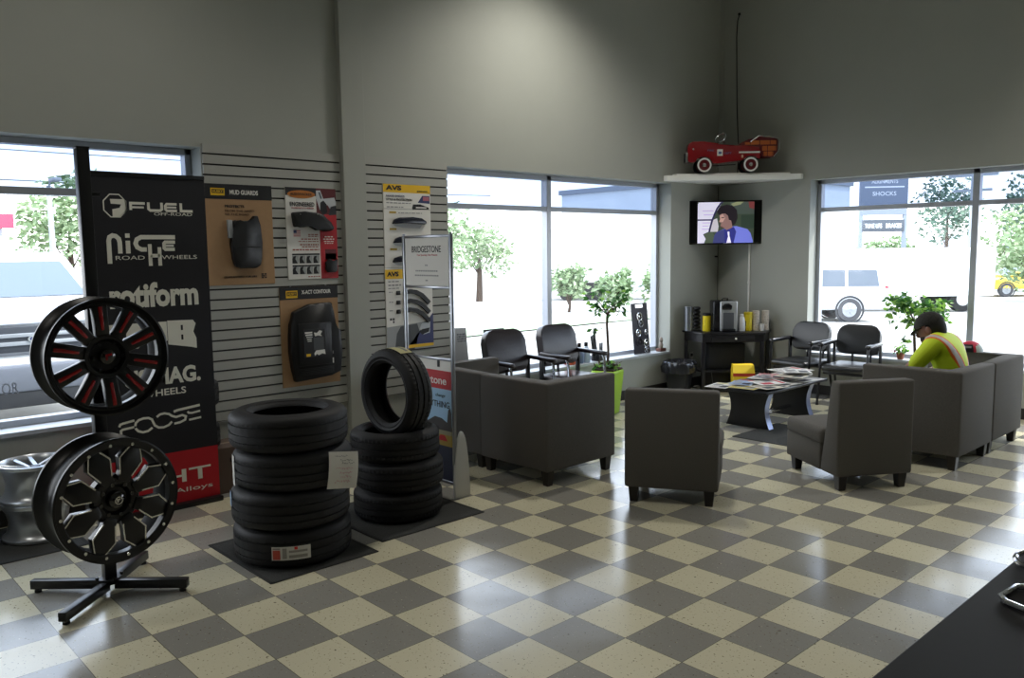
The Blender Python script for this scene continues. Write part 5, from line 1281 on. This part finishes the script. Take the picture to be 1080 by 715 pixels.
# ------------------------------------------------------------------ seated man
def person():
    PM_ = Matrix.Translation((.072, .15, .018))
    V3 = Vector; bm_v = []; bm_e = []; rad_ = []
    def add(p, r, par=None):
        bm_v.append(V3(p)); rad_.append(r if isinstance(r, tuple) else (r, r)); i = len(bm_v) - 1
        if par is not None: bm_e.append((par, i))
        return i
    # faces -x ; y- is his left side
    pel = add((.30, 4.30, .50), (.155, .125)); ab = add((.33, 4.30, .64), (.15, .125), pel); ch = add((.30, 4.30, .80), (.165, .125), ab)
    up = add((.235, 4.295, .92), (.13, .085), ch); nk = add((.180, 4.298, .955), .056, up); hd0 = add((.155, 4.302, .99), .062, nk)
    for s, y in ((-1, 4.16), (1, 4.44)):
        sh = add((.225, 4.30 + s * .16, .905), .072, up); sh2 = add((.205, 4.30 + s * .205, .86), .064, sh)
        el = add((.12 if s > 0 else .05, 4.30 + s * (.235 if s > 0 else .30), .635), .047, sh2); wr = add((-.09, 4.30 + s * .12, .585), .029, el); pm = add((-.145, 4.30 + s * .085, .58), (.036, .02), wr)
        for k, (dx, dy, L) in enumerate(((-.055, -.03, 1), (-.066, -.010, 1), (-.064, .010, 1), (-.05, .028, 1))):
            b0 = add((-.145 + dx * .5, 4.30 + s * .085 + dy, .578), .0095, pm); b1 = add((-.145 + dx, 4.30 + s * .085 + dy * 1.05, .565), .0085, b0); add((-.145 + dx * 1.25, 4.30 + s * .085 + dy * 1.05, .545), .0075, b1)
        th = add((-.155, 4.30 + s * .045, .585), .0105, pm); add((-.185, 4.30 + s * .035, .575), .009, th)
    for s in (-1, 1):
        hp = add((.27, 4.30 + s * .10, .49), .10, pel); kn = add((-.16, 4.30 + s * .14, .515), .066, hp); cf = add((-.17, 4.30 + s * .14, .33), .058, kn); an = add((-.17, 4.30 + s * .14, .10), .042, cf); add((-.29, 4.30 + s * .15, .045), .038, an)
    me = bpy.data.meshes.new('body'); me.from_pydata(bm_v, bm_e, []); o = bpy.data.objects.new('body', me); COL.objects.link(o)
    md = o.modifiers.new('skin', 'SKIN'); md.use_smooth_shade = True
    for i, s in enumerate(me.skin_vertices[0].data): s.radius = rad_[i]; s.use_root = (i == 0)
    o.modifiers.new('sub', 'SUBSURF').levels = 2
    bpy.context.view_layer.update()
    m2 = bpy.data.meshes.new_from_object(o.evaluated_get(bpy.context.evaluated_depsgraph_get()))
    bpy.data.objects.remove(o)
    SKIN = mat('skin', '#8a6150', .5); HIV = mat('hi_vis_yellow', '#c9e01c', .65); SILV = mat('reflective_grey', '#b9b4b0', .35); OR = mat('hi_vis_orange', '#e0661c', .6); JEAN = mat('work_trousers', '#2b2f3a', .85); BOOT = mat('boot', '#2a211b', .7); HAIR = mat('dark_hair', '#17120f', .7); CAPM = mat('cap_dark', '#24231f', .85, noise=.5, nscale=50)
    t = thing('person', 'man in yellow high-visibility shirt and dark cap, bent forward on the right-hand sofa', 'person', M=PM_)
    # head added into the body mesh so that it stays one figure
    b = MB(); b.bm.from_mesh(m2); b.mi(SKIN)
    for f in b.bm.faces: f.material_index = 0
    hc = V3((.138, 4.305, 1.02)); HR = Matrix.Translation(hc) @ Matrix.Rotation(rad(-24), 4, 'Y') @ Matrix.Scale(1.09, 4)
    b.ball((0, 0, 0), (.098, .078, .115), SKIN, 28, 20, M=HR); b.ball((-.040, 0, -.065), (.062, .055, .055), SKIN, 20, 14, M=HR)
    b.ball((-.102, 0, -.018), (.020, .014, .022), SKIN, 12, 8, M=HR); b.ball((-.094, 0, .012), (.014, .011, .03), SKIN, 12, 8, M=HR)
    for s in (-1, 1): b.ball((.010, s * .079, -.012), (.020, .010, .032), SKIN, 12, 8, M=HR)
    b.ball((-.088, 0, -.060), (.016, .026, .008), mat('lips', '#7a4a42', .5), 12, 8, M=HR)
    for s in (-1, 1): b.ball((-.083, s * .032, .012), (.012, .013, .009), mat('eye', '#d8d2cc', .3), 10, 8, M=HR); b.ball((-.0935, s * .033, .011), (.003, .005, .005), HAIR, 8, 6, M=HR)
    body = b.build('body', t, smooth=60)
    # clothing: offset copies of the body faces
    bm = bmesh.new(); bm.from_mesh(m2); bm.normal_update()
    def cloth(name, test, off, m, fn=None):
        keep = [f for f in bm.faces if test(f.calc_center_median())]
        nb = MB(); vm = {}
        for f in keep:
            for v in f.verts:
                if v not in vm: vm[v] = nb.bm.verts.new(v.co + v.normal * off)
            q = nb.face([vm[v] for v in f.verts], fn(f.calc_center_median()) if fn else m)
        return nb.build(name, t, smooth=70)
    def is_torso(c): return c.z > .50 and not (c.x < .12 and c.z < .66) and c.x > -.05 and not (c.z > .965 and c.x < .19)
    shirt = lambda c: (is_torso(c) and not (abs(c.y - 4.30) > .15 and c.z < .70 and c.x < .16)) and c.x > .10
    bmesh.ops.subdivide_edges(bm, edges=bm.edges, cuts=3, use_grid_fill=True); bm.normal_update()
    def stripes():
        nt = HIV.node_tree; N = nt.nodes; L = nt.links
        tc = N.new('ShaderNodeTexCoord'); sp = N.new('ShaderNodeSeparateXYZ'); L.new(tc.outputs['Object'], sp.inputs[0])
        def mt(op, a_, c_=None):
            n = N.new('ShaderNodeMath'); n.operation = op
            for i_, v_ in enumerate((a_, c_)):
                if v_ is None: continue
                if isinstance(v_, (int, float)): n.inputs[i_].default_value = v_
                else: L.new(v_, n.inputs[i_])
            return n.outputs[0]
        y = mt('ABSOLUTE', mt('SUBTRACT', sp.outputs[1], 4.30))
        d1 = mt('ABSOLUTE', mt('SUBTRACT', y, mt('ADD', mt('MULTIPLY', mt('SUBTRACT', sp.outputs[2], .62), .42), .02)))
        ok = mt('MAXIMUM', mt('GREATER_THAN', sp.outputs[0], .25), mt('GREATER_THAN', sp.outputs[2], .86))
        d1 = mt('ADD', d1, mt('SUBTRACT', 1, ok)); d2 = mt('ABSOLUTE', mt('SUBTRACT', sp.outputs[2], .60)); d = mt('MINIMUM', d1, d2)
        m1 = N.new('ShaderNodeMix'); m1.data_type = 'RGBA'; L.new(mt('LESS_THAN', d, .042), m1.inputs[0]); m1.inputs[6].default_value = lin('#c9e01c'); m1.inputs[7].default_value = lin('#e0661c')
        m2_ = N.new('ShaderNodeMix'); m2_.data_type = 'RGBA'; L.new(mt('LESS_THAN', d, .025), m2_.inputs[0]); L.new(m1.outputs[2], m2_.inputs[6]); m2_.inputs[7].default_value = lin('#b9b4b0')
        L.new(m2_.outputs[2], N['Principled BSDF'].inputs['Base Color'])
    stripes()
    cloth('shirt', shirt, .012, HIV)
    cloth('trousers', lambda c: (c.z < .53 and c.x > -.24 and c.z > .13) and not (c.x < .02 and c.z > .555) and not (abs(c.y - 4.30) < .28 and c.x < -.05 and c.z > .575), .010, JEAN)
    cloth('boots', lambda c: c.z < .14, .008, BOOT)
    bm.free()
    b = MB(); b.ball((.022, 0, .0), (.093, .081, .112), HAIR, 24, 16, M=HR)
    for v in list(b.bm.verts):
        l = HR.inverted() @ v.co
        if l.x < -.03 or l.z < -.085: b.bm.verts.remove(v)
    b.build('hair', t, smooth=70)
    b = MB(); b.ball((-.028, 0, -.062), (.068, .066, .062), HAIR, 20, 14, M=HR)
    for v in list(b.bm.verts):
        l = HR.inverted() @ v.co
        if l.z > -.035 and l.x < -.02 or l.x < -.086 and l.z > -.075 or l.x > .03: b.bm.verts.remove(v)
    b.build('beard', t, smooth=70)
    b = MB(); b.ball((.004, 0, .030), (.112, .090, .100), CAPM, 28, 18, M=HR)
    for v in list(b.bm.verts):
        if (HR.inverted() @ v.co).z < .022: b.bm.verts.remove(v)
    n = 12; top = []; 
    for zz, dz in ((.026, 0), (.019, 0)):
        top.append([HR @ V3((-.090 - .060 * sin(pi * k / n) , .078 * cos(pi * k / n), zz - .022 * sin(pi * k / n))) for k in range(n + 1)] + [HR @ V3((-.03, -.08, zz)), HR @ V3((-.03, .08, zz))])
    b.hexa(top[1], top[0], CAPM); b.ball((.004, 0, .131), .008, CAPM, 10, 8, M=HR)
    b.build('cap', t, smooth=50)
person()
def spare_cap():
    t = thing('baseball_cap', 'red, black and pale grey cap resting on the far sofa arm behind the man', 'cap', (.235, 5.34, .768), rad(200)); K = mat('cap_black', '#1c1c22', .7); R_ = mat('cap_red', '#c01d3c', .6); G = mat('cap_grey', '#b9c4c0', .6)
    b = MB(); b.ball((0, 0, 0), (.105, .085, .095), K, 28, 20)
    for v in list(b.bm.verts):
        if v.co.z < -.001: b.bm.verts.remove(v)
    for f in b.bm.faces:
        c = f.calc_center_median(); f.material_index = b.mi(R_ if c.z > .07 else (G if c.x < -.045 else (R_ if c.x < -.025 else K)))
    b.build('crown', t)
    b = MB(); n = 10; o1 = [(.08 + .075 * sin(pi * k / n), .07 * cos(pi * k / n), .004 + .012 * sin(pi * k / n)) for k in range(n + 1)]; b.hexa(o1[::-1], [(x, y, z + .006) for x, y, z in o1[::-1]], R_); b.build('brim', t)
    b = MB(); b.box((.03, .082, .045), (.07, .004, .018), GREYP, rot=Matrix.Rotation(rad(24), 3, 'X')); b.build('front_patch', t)
spare_cap()

# ------------------------------------------------------------------ outside
ZG = -.35
def zg(x, y):
    '''the lot falls away gently from the building'''
    return -.03 - .0225 * min(26, max(0, -3.46 - x, y - 6.73))
def ground():
    b = MB(); m = mat('asphalt_pale', '#a3a19c', .85, noise=.08, nscale=2)
    def sheet(xs, ys):
        V = {}
        for i, x in enumerate(xs):
            for j, y in enumerate(ys): V[i, j] = b.bm.verts.new((x, y, zg(x, y)))
        for i in range(len(xs) - 1):
            for j in range(len(ys) - 1): b.face([V[i, j], V[i + 1, j], V[i + 1, j + 1], V[i, j + 1]], m)
    xs = [-3.46 - k * 2.6 for k in range(11)][::-1]; ys = [6.73 + k * 2.6 for k in range(11)]
    sheet([-140] + xs, [-60, -10, 0, 6.73] + ys[1:] + [140]); sheet([-3.46, 20, 90], ys + [140])
    tag(b.build('trim_5', smooth=0), kind='structure')
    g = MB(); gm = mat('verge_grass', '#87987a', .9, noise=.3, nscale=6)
    for (q, w) in ((((-12.2, -4), (-12.2, 17)), 1.6),):
        n = 12; R_ = []
        for k in range(n + 1):
            x, y = q[0][0] + (q[1][0] - q[0][0]) * k / n, q[0][1] + (q[1][1] - q[0][1]) * k / n
            dx, dy = (w, 0) if w < 3 else (0, w); R_.append([g.bm.verts.new((x + s * dx / 2, y + s * dy / 2, zg(x + s * dx / 2, y + s * dy / 2) + .03)) for s in (-1, 1)])
        for k in range(n): g.face([R_[k][0], R_[k + 1][0], R_[k + 1][1], R_[k][1]], gm)
    tag(g.build('grass_verge', smooth=0), 'pale mown grass strip across the car park outside', 'grass', kind='stuff')
ground()
def vehicle(name, label, cat, pos, rz, W, body, cab, taper, glass, wheels, r, paint, front=None, belt=1.0, trim='#2c2e33', scale=1.):
    t = thing(name, label, cat, (*pos, zg(*pos)), rz); t.scale = (scale,) * 3; F = frame((0, 0, 0), (1, 0, 0), (0, 0, 1)); h = W / 2
    PM = mat('paint_' + paint[1:], paint, .3, coat=.5); DK = mat('vehicle_trim', trim, .6); GLS = mat('vehicle_glass', '#5d6875', .12)
    b = MB(); b.prism(body, -h, h, PM, F, bev=.06, seg=3); b.build('body', t, smooth=40)
    zt = max(z for x, z in cab)
    def tp(bm, k0=1.):
        for v in bm.verts:
            f = max(0, (v.co.z - belt) / (zt - belt)); v.co.y *= (1 - taper * f) * k0
    b = MB(); b.prism(cab, -h * .97, h * .97, PM, F, bev=.05, seg=3); tp(b.bm); b.build('cabin', t, smooth=40)
    for q in glass:
        for s in (-1, 1):
            b = MB(); b.prism(q, s * h * .955, s * h * .985, GLS, F); tp(b.bm); b.build('side_window', t, smooth=0)
    # windscreen and rear screen follow the cabin's front and rear slope
    xs = sorted(cab, key=lambda p: p[0]); low = [p for p in cab if p[1] < belt + .08]; hi = [p for p in cab if p[1] > zt - .12]
    for sgn, nm in ((1, 'windscreen'), (-1, 'rear_window')):
        a = max(low, key=lambda p: p[0] * sgn); c = max(hi, key=lambda p: p[0] * sgn)
        A = (a[0] + (c[0] - a[0]) * .10, a[1] + (c[1] - a[1]) * .10); C = (a[0] + (c[0] - a[0]) * .88, a[1] + (c[1] - a[1]) * .88)
        d = .025 * sgn; b = MB(); hw, hw2 = h * .86, h * .86 * (1 - taper)
        b.hexa([(A[0] + d, -hw, A[1]), (A[0] + d, hw, A[1]), (A[0] - d, hw, A[1] - .01), (A[0] - d, -hw, A[1] - .01)], [(C[0] + d, -hw2, C[1]), (C[0] + d, hw2, C[1]), (C[0] - d, hw2, C[1] - .01), (C[0] - d, -hw2, C[1] - .01)], GLS); b.build(nm, t, smooth=0)
    for x in wheels:
        for s in (-1, 1):
            M = Matrix.Translation((x, s * (h - .10), r)) @ Matrix.Rotation(-s * pi / 2, 4, 'X'); b = MB()
            b.lathe([(r * .60, -.11), (r * .95, -.11), (r, -.07), (r, .07), (r * .95, .105), (r * .62, .11), (r * .6, .09)], mat('hazy_road_tyre', '#4b4b4e', .8), M, 32, closed=True); w = b.build('wheel', t)  # rubber colour lightened to imitate the haze outside the glass
            b = MB(); b.lathe([(r * .63, .07), (r * .58, .10), (r * .2, .085), (0, .09)], mat('car_hub', '#9a9da2', .5), M, 32)
            for k in range(6): b.box((r * .36 * cos(k * pi / 3), r * .36 * sin(k * pi / 3), .095), (r * .42, r * .12, .02), mat('car_hub', '#9a9da2', .5), rz=k * pi / 3, M=M)
            b.build('hub', w)
            b = MB(); b.lathe([(r * 1.02, .112), (r * 1.18, .115), (r * 1.18, .09)], DK, M, 32); b.build('wheel_arch', t)
    return t
def outside():
    DK = mat('vehicle_trim', '#2c2e33'); LAMP = mat('lamp_glass', '#d8dde4', .15)
    # white pickup nosing at the left window
    body = [(-3.6, .55), (-3.6, 1.25), (-1.0, 1.27), (.5, 1.34), (.55, 1.36), (1.75, 1.29), (1.92, 1.18), (1.97, .85), (1.97, .55), (1.7, .45), (-3.5, .45)]
    cab = [(-1.6, 1.25), (-1.5, 1.82), (-1.2, 1.92), (-.35, 1.92), (-.15, 1.87), (.62, 1.37), (.62, 1.28)]
    t = vehicle('pickup_truck', 'white pickup truck parked nose-on outside the left window', 'pickup truck', (-8.32, -.66), rad(0), 1.98, body, cab, .14, [[(-.55, 1.38), (-.55, 1.80), (-.22, 1.80), (.35, 1.38)], [(-1.45, 1.38), (-1.38, 1.80), (-.65, 1.80), (-.65, 1.38)]], (1.15, -2.6), .40, '#e4e6ea', belt=1.3)
    b = MB(); b.box((1.955, 0, 1.06), (.06, 1.16, .32), GREYMETAL, bev=.02); g = b.build('grille', t)
    b = MB(); b.box((1.98, 0, 1.06), (.03, 1.06, .25), mat('grille_dark', '#3b3f47', .5), bev=.01); b.build('grille_mesh', g)
    for z in (1.02, 1.10):
        b = MB(); b.box((1.995, 0, z), (.03, 1.08, .04), mat('grille_bar', '#b5bac2', .3, .5), bev=.01); b.build('grille_bar', g)
    b = MB(); b.prism([(.115 * cos(rad(a)), .045 * sin(rad(a))) for a in range(0, 360, 12)], 0, .012, CHROME, frame((2.01, 0, 1.06), (0, 1, 0), (0, 0, 1))); b.prism([(.098 * cos(rad(a)), .034 * sin(rad(a))) for a in range(0, 360, 12)], .012, .015, BLUEP, frame((2.01, 0, 1.06), (0, 1, 0), (0, 0, 1))); b.build('emblem', g)
    for s in (-1, 1):
        b = MB(); b.box((1.93, s * .78, 1.05), (.10, .34, .28), LAMP, bev=.03); b.build('headlamp', t); b = MB(); b.box((.35, s * 1.10, 1.42), (.10, .22, .24), DK, bev=.04); b.build('wing_mirror', t)
    b = MB(); b.box((2.02, 0, .68), (.20, 1.98, .26), mat('bumper_grey', '#6a6f7a', .35), bev=.04); b.build('bumper', t)
    b = MB(); b.box((2.05, 0, .50), (.10, 1.7, .20), DK, bev=.03); b.build('lower_valance', t)
    sed_b = [(-2.2, .35), (-2.25, .80), (-2.0, .95), (-1.2, .98), (1.0, .92), (2.0, .78), (2.2, .60), (2.2, .32), (-2.1, .28)]
    sed_c = [(-1.75, .92), (-1.0, 1.38), (-.6, 1.44), (.2, 1.44), (.45, 1.38), (1.15, .92)]
    sg = [[(-1.3, .98), (-.85, 1.34), (-.35, 1.37), (-.35, .98)], [(-.28, .98), (-.28, 1.37), (.2, 1.36), (.85, .98)]]
    vehicle('sedan_car', 'silver white sedan parked far behind the pickup, left window', 'car', (-21.4, 3.2), rad(75), 1.8, sed_b, sed_c, .18, sg, (1.35, -1.35), .32, '#cfd4d8', belt=.95)
    suv_b = [(-2.2, .45), (-2.25, 1.05), (-1.4, 1.08), (1.0, 1.06), (2.05, 1.0), (2.2, .8), (2.2, .45), (1.9, .38), (-2.1, .38)]
    suv_c = [(-2.15, 1.0), (-2.05, 1.66), (-1.8, 1.74), (.35, 1.74), (.55, 1.66), (.95, 1.05), (.95, 1.0)]
    ug = [[(-1.95, 1.12), (-1.88, 1.62), (-1.0, 1.64), (-1.0, 1.12)], [(-.9, 1.12), (-.9, 1.64), (-.2, 1.64), (-.2, 1.12)], [(-.1, 1.12), (-.1, 1.64), (.4, 1.63), (.78, 1.12)]]
    vehicle('suv_car', 'grey SUV parked far behind the pickup, left of the silver sedan', 'car', (-18.4, 1.3), rad(80), 1.9, suv_b, suv_c, .14, ug, (1.4, -1.4), .37, '#9aa2ad', belt=1.05)
    t = vehicle('suv_car', 'white two-box SUV parked outside the far window', 'car', (-8.45, 18.95), rad(224), 1.9, suv_b, suv_c, .10, ug, (1.4, -1.05), .38, '#c9ccd0', belt=1.05, scale=.86)
    for s in (-1, 1):
        b = MB(); b.box((-2.22, s * .80, .95), (.08, .14, .34), mat('tail_red', '#c43c48', .3), bev=.02); b.build('tail_lamp', t)
    van_b = [(-4.2, .55), (-4.2, 2.75), (1.6, 2.75), (1.6, .55)]
    t = thing('box_truck', 'low white box truck parked behind the white SUV outside the far window', 'truck', (-8.7, 26.4, zg(-8.7, 26.4)), rad(228))
    b = MB(); b.box((-.2, 0, 1.32), (4.4, 2.2, 1.6), mat('paint_eceef0', '#eceef0'), bev=.05); b.build('cargo_box', t)
    b = MB(); b.prism([(2.0, .5), (2.0, 2.05), (2.6, 2.05), (3.2, 1.3), (3.9, 1.1), (3.95, .5)], -1.0, 1.0, mat('paint_eceef0', '#eceef0'), frame((0, 0, 0), (1, 0, 0), (0, 0, 1)), bev=.06); b.build('cab', t)
    for x in (2.9, -1.4):
        for s in (-1, 1): b = MB(); b.cyl((x, s * .75, .42), (x, s * 1.0, .42), .42, RUBBER, seg=24); b.cyl((x, s * 1.0, .42), (x, s * 1.01, .42), .22, SILVER, seg=20); b.build('wheel', t)
    b = MB()
    rnd = random.Random(4)
    for k in range(6):
        w = rnd.uniform(.5, 1.0); b.box((-.9, 1.104, 1.95 - k * .2), (w, .006, .09), mat('reflected_print', '#c6cad6', .6))  # pale bars painted in for mirrored lettering reflected in the window
    b.build('reflected_print', t, smooth=0)
    ylw_b = [(-2.0, .4), (-2.05, .9), (2.0, .85), (2.1, .4)]
    vehicle('small_car', 'yellow car parked across the lot outside the far window', 'car', (-8.9, 40.2), rad(225), 1.75, [(-2.0, .35), (-2.05, .85), (-1.2, .92), (1.0, .9), (1.95, .78), (2.1, .55), (2.1, .35)], sed_c, .18, sg, (1.3, -1.3), .32, '#e3c23c', belt=.92)
    # pylon sign
    t = thing('pylon_sign', 'tall grey pylon sign offering tune ups and brakes, outside the far window', 'sign', M=frame((-11.4, 30.6, zg(-11.4, 30.6)), (1.34, 1.18, 0), (0, 0, 1))); PY = mat('pylon_grey', '#7f8898', .6); PW = mat('pylon_white', '#f0f2f4', .6, emit=0)
    for s in (-1, 1): b = MB(); b.box((s * .84, 2.5, 0), (.13, 5.4, .2), PY, bev=.01); b.build('post', t)
    b = MB(); b.box((0, 4.60, 0), (1.80, 2.15, .24), PY, bev=.01); b.build('upper_panel', t); b = MB(); b.box((0, 3.10, 0), (1.62, .48, .22), mat('pylon_grey2', '#4c525a', .6), bev=.01); lp = b.build('lower_panel', t)
    b = MB()
    for z in (5.05, 4.62): b.box((0, z, .122), (1.5, .05, .006), PW)
    b.box((0, 3.355, .112), (1.5, .03, .006), PW); b.build('white_rule', t, smooth=0)
    lettering(t, 'ALIGNMENTS', 0, 4.84, 1.0, .16, PW, .124, .01); lettering(t, 'SHOCKS', 0, 4.36, .9, .16, PW, .124, .01); lettering(lp, 'TUNE UPS', -.38, 3.10, .66, .18, PW, .114, .02); lettering(lp, 'BRAKES', .40, 3.10, .60, .18, PW, .114, .02)
    # buildings
    def building(label, pos, rz, sx, sy, h, col, door=True):
        t = thing('warehouse', label, 'building', (*pos, zg(*pos)), rz); m = mat('wall_' + col[1:], col, .8, noise=.04, nscale=.5)
        b = MB(); b.box((0, 0, h / 2), (sx, sy, h), m); b.build('walls', t, smooth=0)
        b = MB(); b.box((0, 0, h + .15), (sx + .3, sy + .3, .3), mat('roof_edge', '#7f8896', .7)); b.build('roof_edge', t, smooth=0)
        for k in range(3):
            b = MB(); b.box((-sx * .3 + k * sx * .3, -sy / 2 - .02, 1.6), (2.6, .05, 3.2), mat('roller_door', '#c9ced6', .6)); b.build('roller_door', t, smooth=0)
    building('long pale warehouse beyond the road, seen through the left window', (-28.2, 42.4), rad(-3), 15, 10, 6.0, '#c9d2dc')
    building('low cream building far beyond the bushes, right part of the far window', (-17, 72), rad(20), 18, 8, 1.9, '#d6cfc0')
    t = thing('semi_trailer', 'long white trailer parked beyond the bushes, left window', 'trailer', (-19.6, 26.6, zg(-19.6, 26.6)), rad(44)); W_ = mat('paint_eceef0', '#eceef0')
    b = MB(); b.box((0, 0, 1.95), (9.5, 2.4, 2.3), W_, bev=.04); b.build('cargo_box', t)
    for x in (-3.8, -2.7, 3.6):
        for s in (-1, 1): b = MB(); b.cyl((x, s * .8, .45), (x, s * 1.1, .45), .45, RUBBER, seg=20); b.build('wheel', t)
    # vegetation
    HAZY_PALE = [mat('far_leaf_a', '#8ba079', .8), mat('far_leaf_b', '#a0b18a', .8), mat('far_leaf_c', '#768c63', .8)]; MAR = [mat('far_leaf_d', '#936f74', .8), mat('far_leaf_e', '#8d6a72', .8), HAZY_PALE[1]]; HAZY_DARK = [mat('far_leaf_f', '#5d7566', .8), mat('far_leaf_g', '#7b907c', .8)]  # outdoor haze is mixed into these leaf colours, paler than real foliage
    def tree(label, pos, h, r, n, ms, seed, leaf=.5, bush=False, group='trees outside the windows'):
        t = thing('bush' if bush else 'tree', label, 'bush' if bush else 'tree', (*pos, zg(*pos)), 0, group); rnd = random.Random(seed)
        b = MB(); zb = .25 if bush else h * .35
        b.tube([(0, 0, 0), (.05, 0, zb), (0, .05, h * .7)], [.05 if bush else .16, .04 if bush else .12, .03], BARK)
        for k in range(4): a = k * 1.7; b.tube([(0, 0, zb), (r * .5 * cos(a), r * .5 * sin(a), h * .65)], [.03, .015], BARK, 6)
        b.build('trunk', t); b = MB()
        for k in range(9):
            a = k * 2.4; q = (r * .5 * cos(a), r * .5 * sin(a), zb + (h - zb) * rnd.uniform(.25, .8)); b.leaves(q, (r * .55, r * .55, (h - zb) * .3), n // 9, leaf, ms, rnd)
        b.build('foliage', t, smooth=0, nrm=False)
    tree('tall pale green tree beyond the parked cars, left window', (-27.5, 5.2), 5.0, 1.6, 1600, HAZY_PALE, 1, .26); tree('pinkish red-leaved tree beyond the silver sedan', (-24.2, 6.9), 2.7, 1.1, 900, MAR, 2, .2); tree('reddish tree at the far left of the left window', (-27.0, 1.2), 3.3, 1.4, 1000, MAR, 3, .22)
    tree('red-leaved tree next to the banner edge, left window', (-23.6, 9.6), 2.9, 1.1, 800, MAR, 4, .2)
    tree('pale tree beside the slat wall in the middle window', (-22.0, 16.0), 4.2, 1.6, 1300, HAZY_PALE, 5, .26); tree('second pale tree in the middle window, right of the tree by the slat wall', (-25.2, 21.2), 3.4, 1.6, 1100, HAZY_PALE, 6, .26)
    for k, (x, y, h) in enumerate(((-15.72, 16.98, 1.55), (-14.7, 18.1, 1.7), (-13.7, 19.2, 1.6), (-12.7, 20.3, 1.75))):
        tree('leafy green bush in the hedge row before the white trailer, middle window', (x, y), h, .62, 800, HAZY_PALE, 20 + k, .2, True, 'hedge bushes in the middle window')
    tree('dark grey-green tree at the top of the far window, beside the right mullion', (-15.6, 49.2), 6.6, 1.8, 1200, HAZY_DARK, 30, .3); tree('tall dark tree at the right picture edge, far window', (-11.9, 53), 7.0, 2.4, 1600, HAZY_DARK, 31, .35); tree('pale bush behind the yellow car, far window', (-10.4, 44.2), 4.2, 1.7, 1000, HAZY_PALE, 32, .3, True)
    tree('pale green bush at the right picture edge, far window', (-7.4, 36.0), 3.6, 1.6, 1000, HAZY_PALE, 33, .3, True); tree('small tree showing between the posts of the pylon sign', (-12.7, 34.2), 3.2, 1.1, 900, HAZY_PALE, 34, .25)
    def pole(label, pos, h, arm=.5, cross=False):
        t = thing('utility_pole' if cross else 'lamp_post', label, 'utility pole' if cross else 'lamp post', (*pos, zg(*pos))); m = mat('pole_grey', '#9aa0a6', .6); b = MB(); b.cyl((0, 0, 0), (0, 0, h), .11, m, r1=.06, seg=12); b.build('pole', t)
        b = MB()
        if cross: b.box((0, 0, h - .5), (1.8, .1, .12), m); b.box((0, 0, h - 1.1), (1.4, .1, .1), m)
        else: b.tube([(0, 0, h - .05), (arm * .5, 0, h + .15), (arm, 0, h + .15)], .025, m)
        b.build('arm', t); b = MB()
        if cross:
            for x in (-.8, -.3, .3, .8): b.cyl((x, 0, h - .44), (x, 0, h - .28), .05, mat('insulator', '#c9ced2', .4), seg=10)
        else: b.box((arm + .2, 0, h + .12), (.55, .22, .1), m, bev=.03)
        b.build('insulator' if cross else 'lamp_head', t)
    pole('slim lamp post beyond the parked cars, left one in the left window', (-23.4, 3.7), 4.2); pole('slim lamp post beyond the parked cars, nearer the banner', (-23.6, 5.4), 3.2); pole('utility pole near the right picture edge, far window', (-9.0, 33.2), 5.6, cross=True)
    b = MB()
    CW = mat('cable_grey', '#8a9098', .7); WX = []
    o = thing('street_wires', 'thin overhead power lines crossing the sky in the left window', 'wires', (0, 0, 0))
    for z, dx in ((6.6, 0), (5.6, .4), (4.6, .2)):
        b = MB(); b.tube([(-30 + dx, -14 + 4 * k, z - .25 * sin(pi * k / 10)) for k in range(11)], .022, CW, 5); b.build('wire', o)
    o = thing('red_canopy_sign', 'red canopy fascia far across the lot, top left of the left window', 'fascia', (-24.2, -.3, 2.75), rad(95)); b = MB(); b.box((0, 0, 0), (6.5, .4, .4), mat('fascia_red', '#d0405a', .6)); b.build('fascia', o)
    for s in (-1, 1): b = MB(); b.cyl((s * 2.9, 0, -3.1), (s * 2.9, 0, -.2), .09, mat('pole_grey', '#9aa0a6')); b.build('post', o)
    # faded letters on the glass of the left window
    w1 = bpy.data.objects['window_1']
    lettering(w1, 'OR', 0, 0, .10, .075, mat('decal_grey', '#9aa0ac', .5), 0, .01, 'decal_lettering', M=frame((-3.37, -1.53, .86), (0, 1, 0), (0, 0, 1)))
outside()
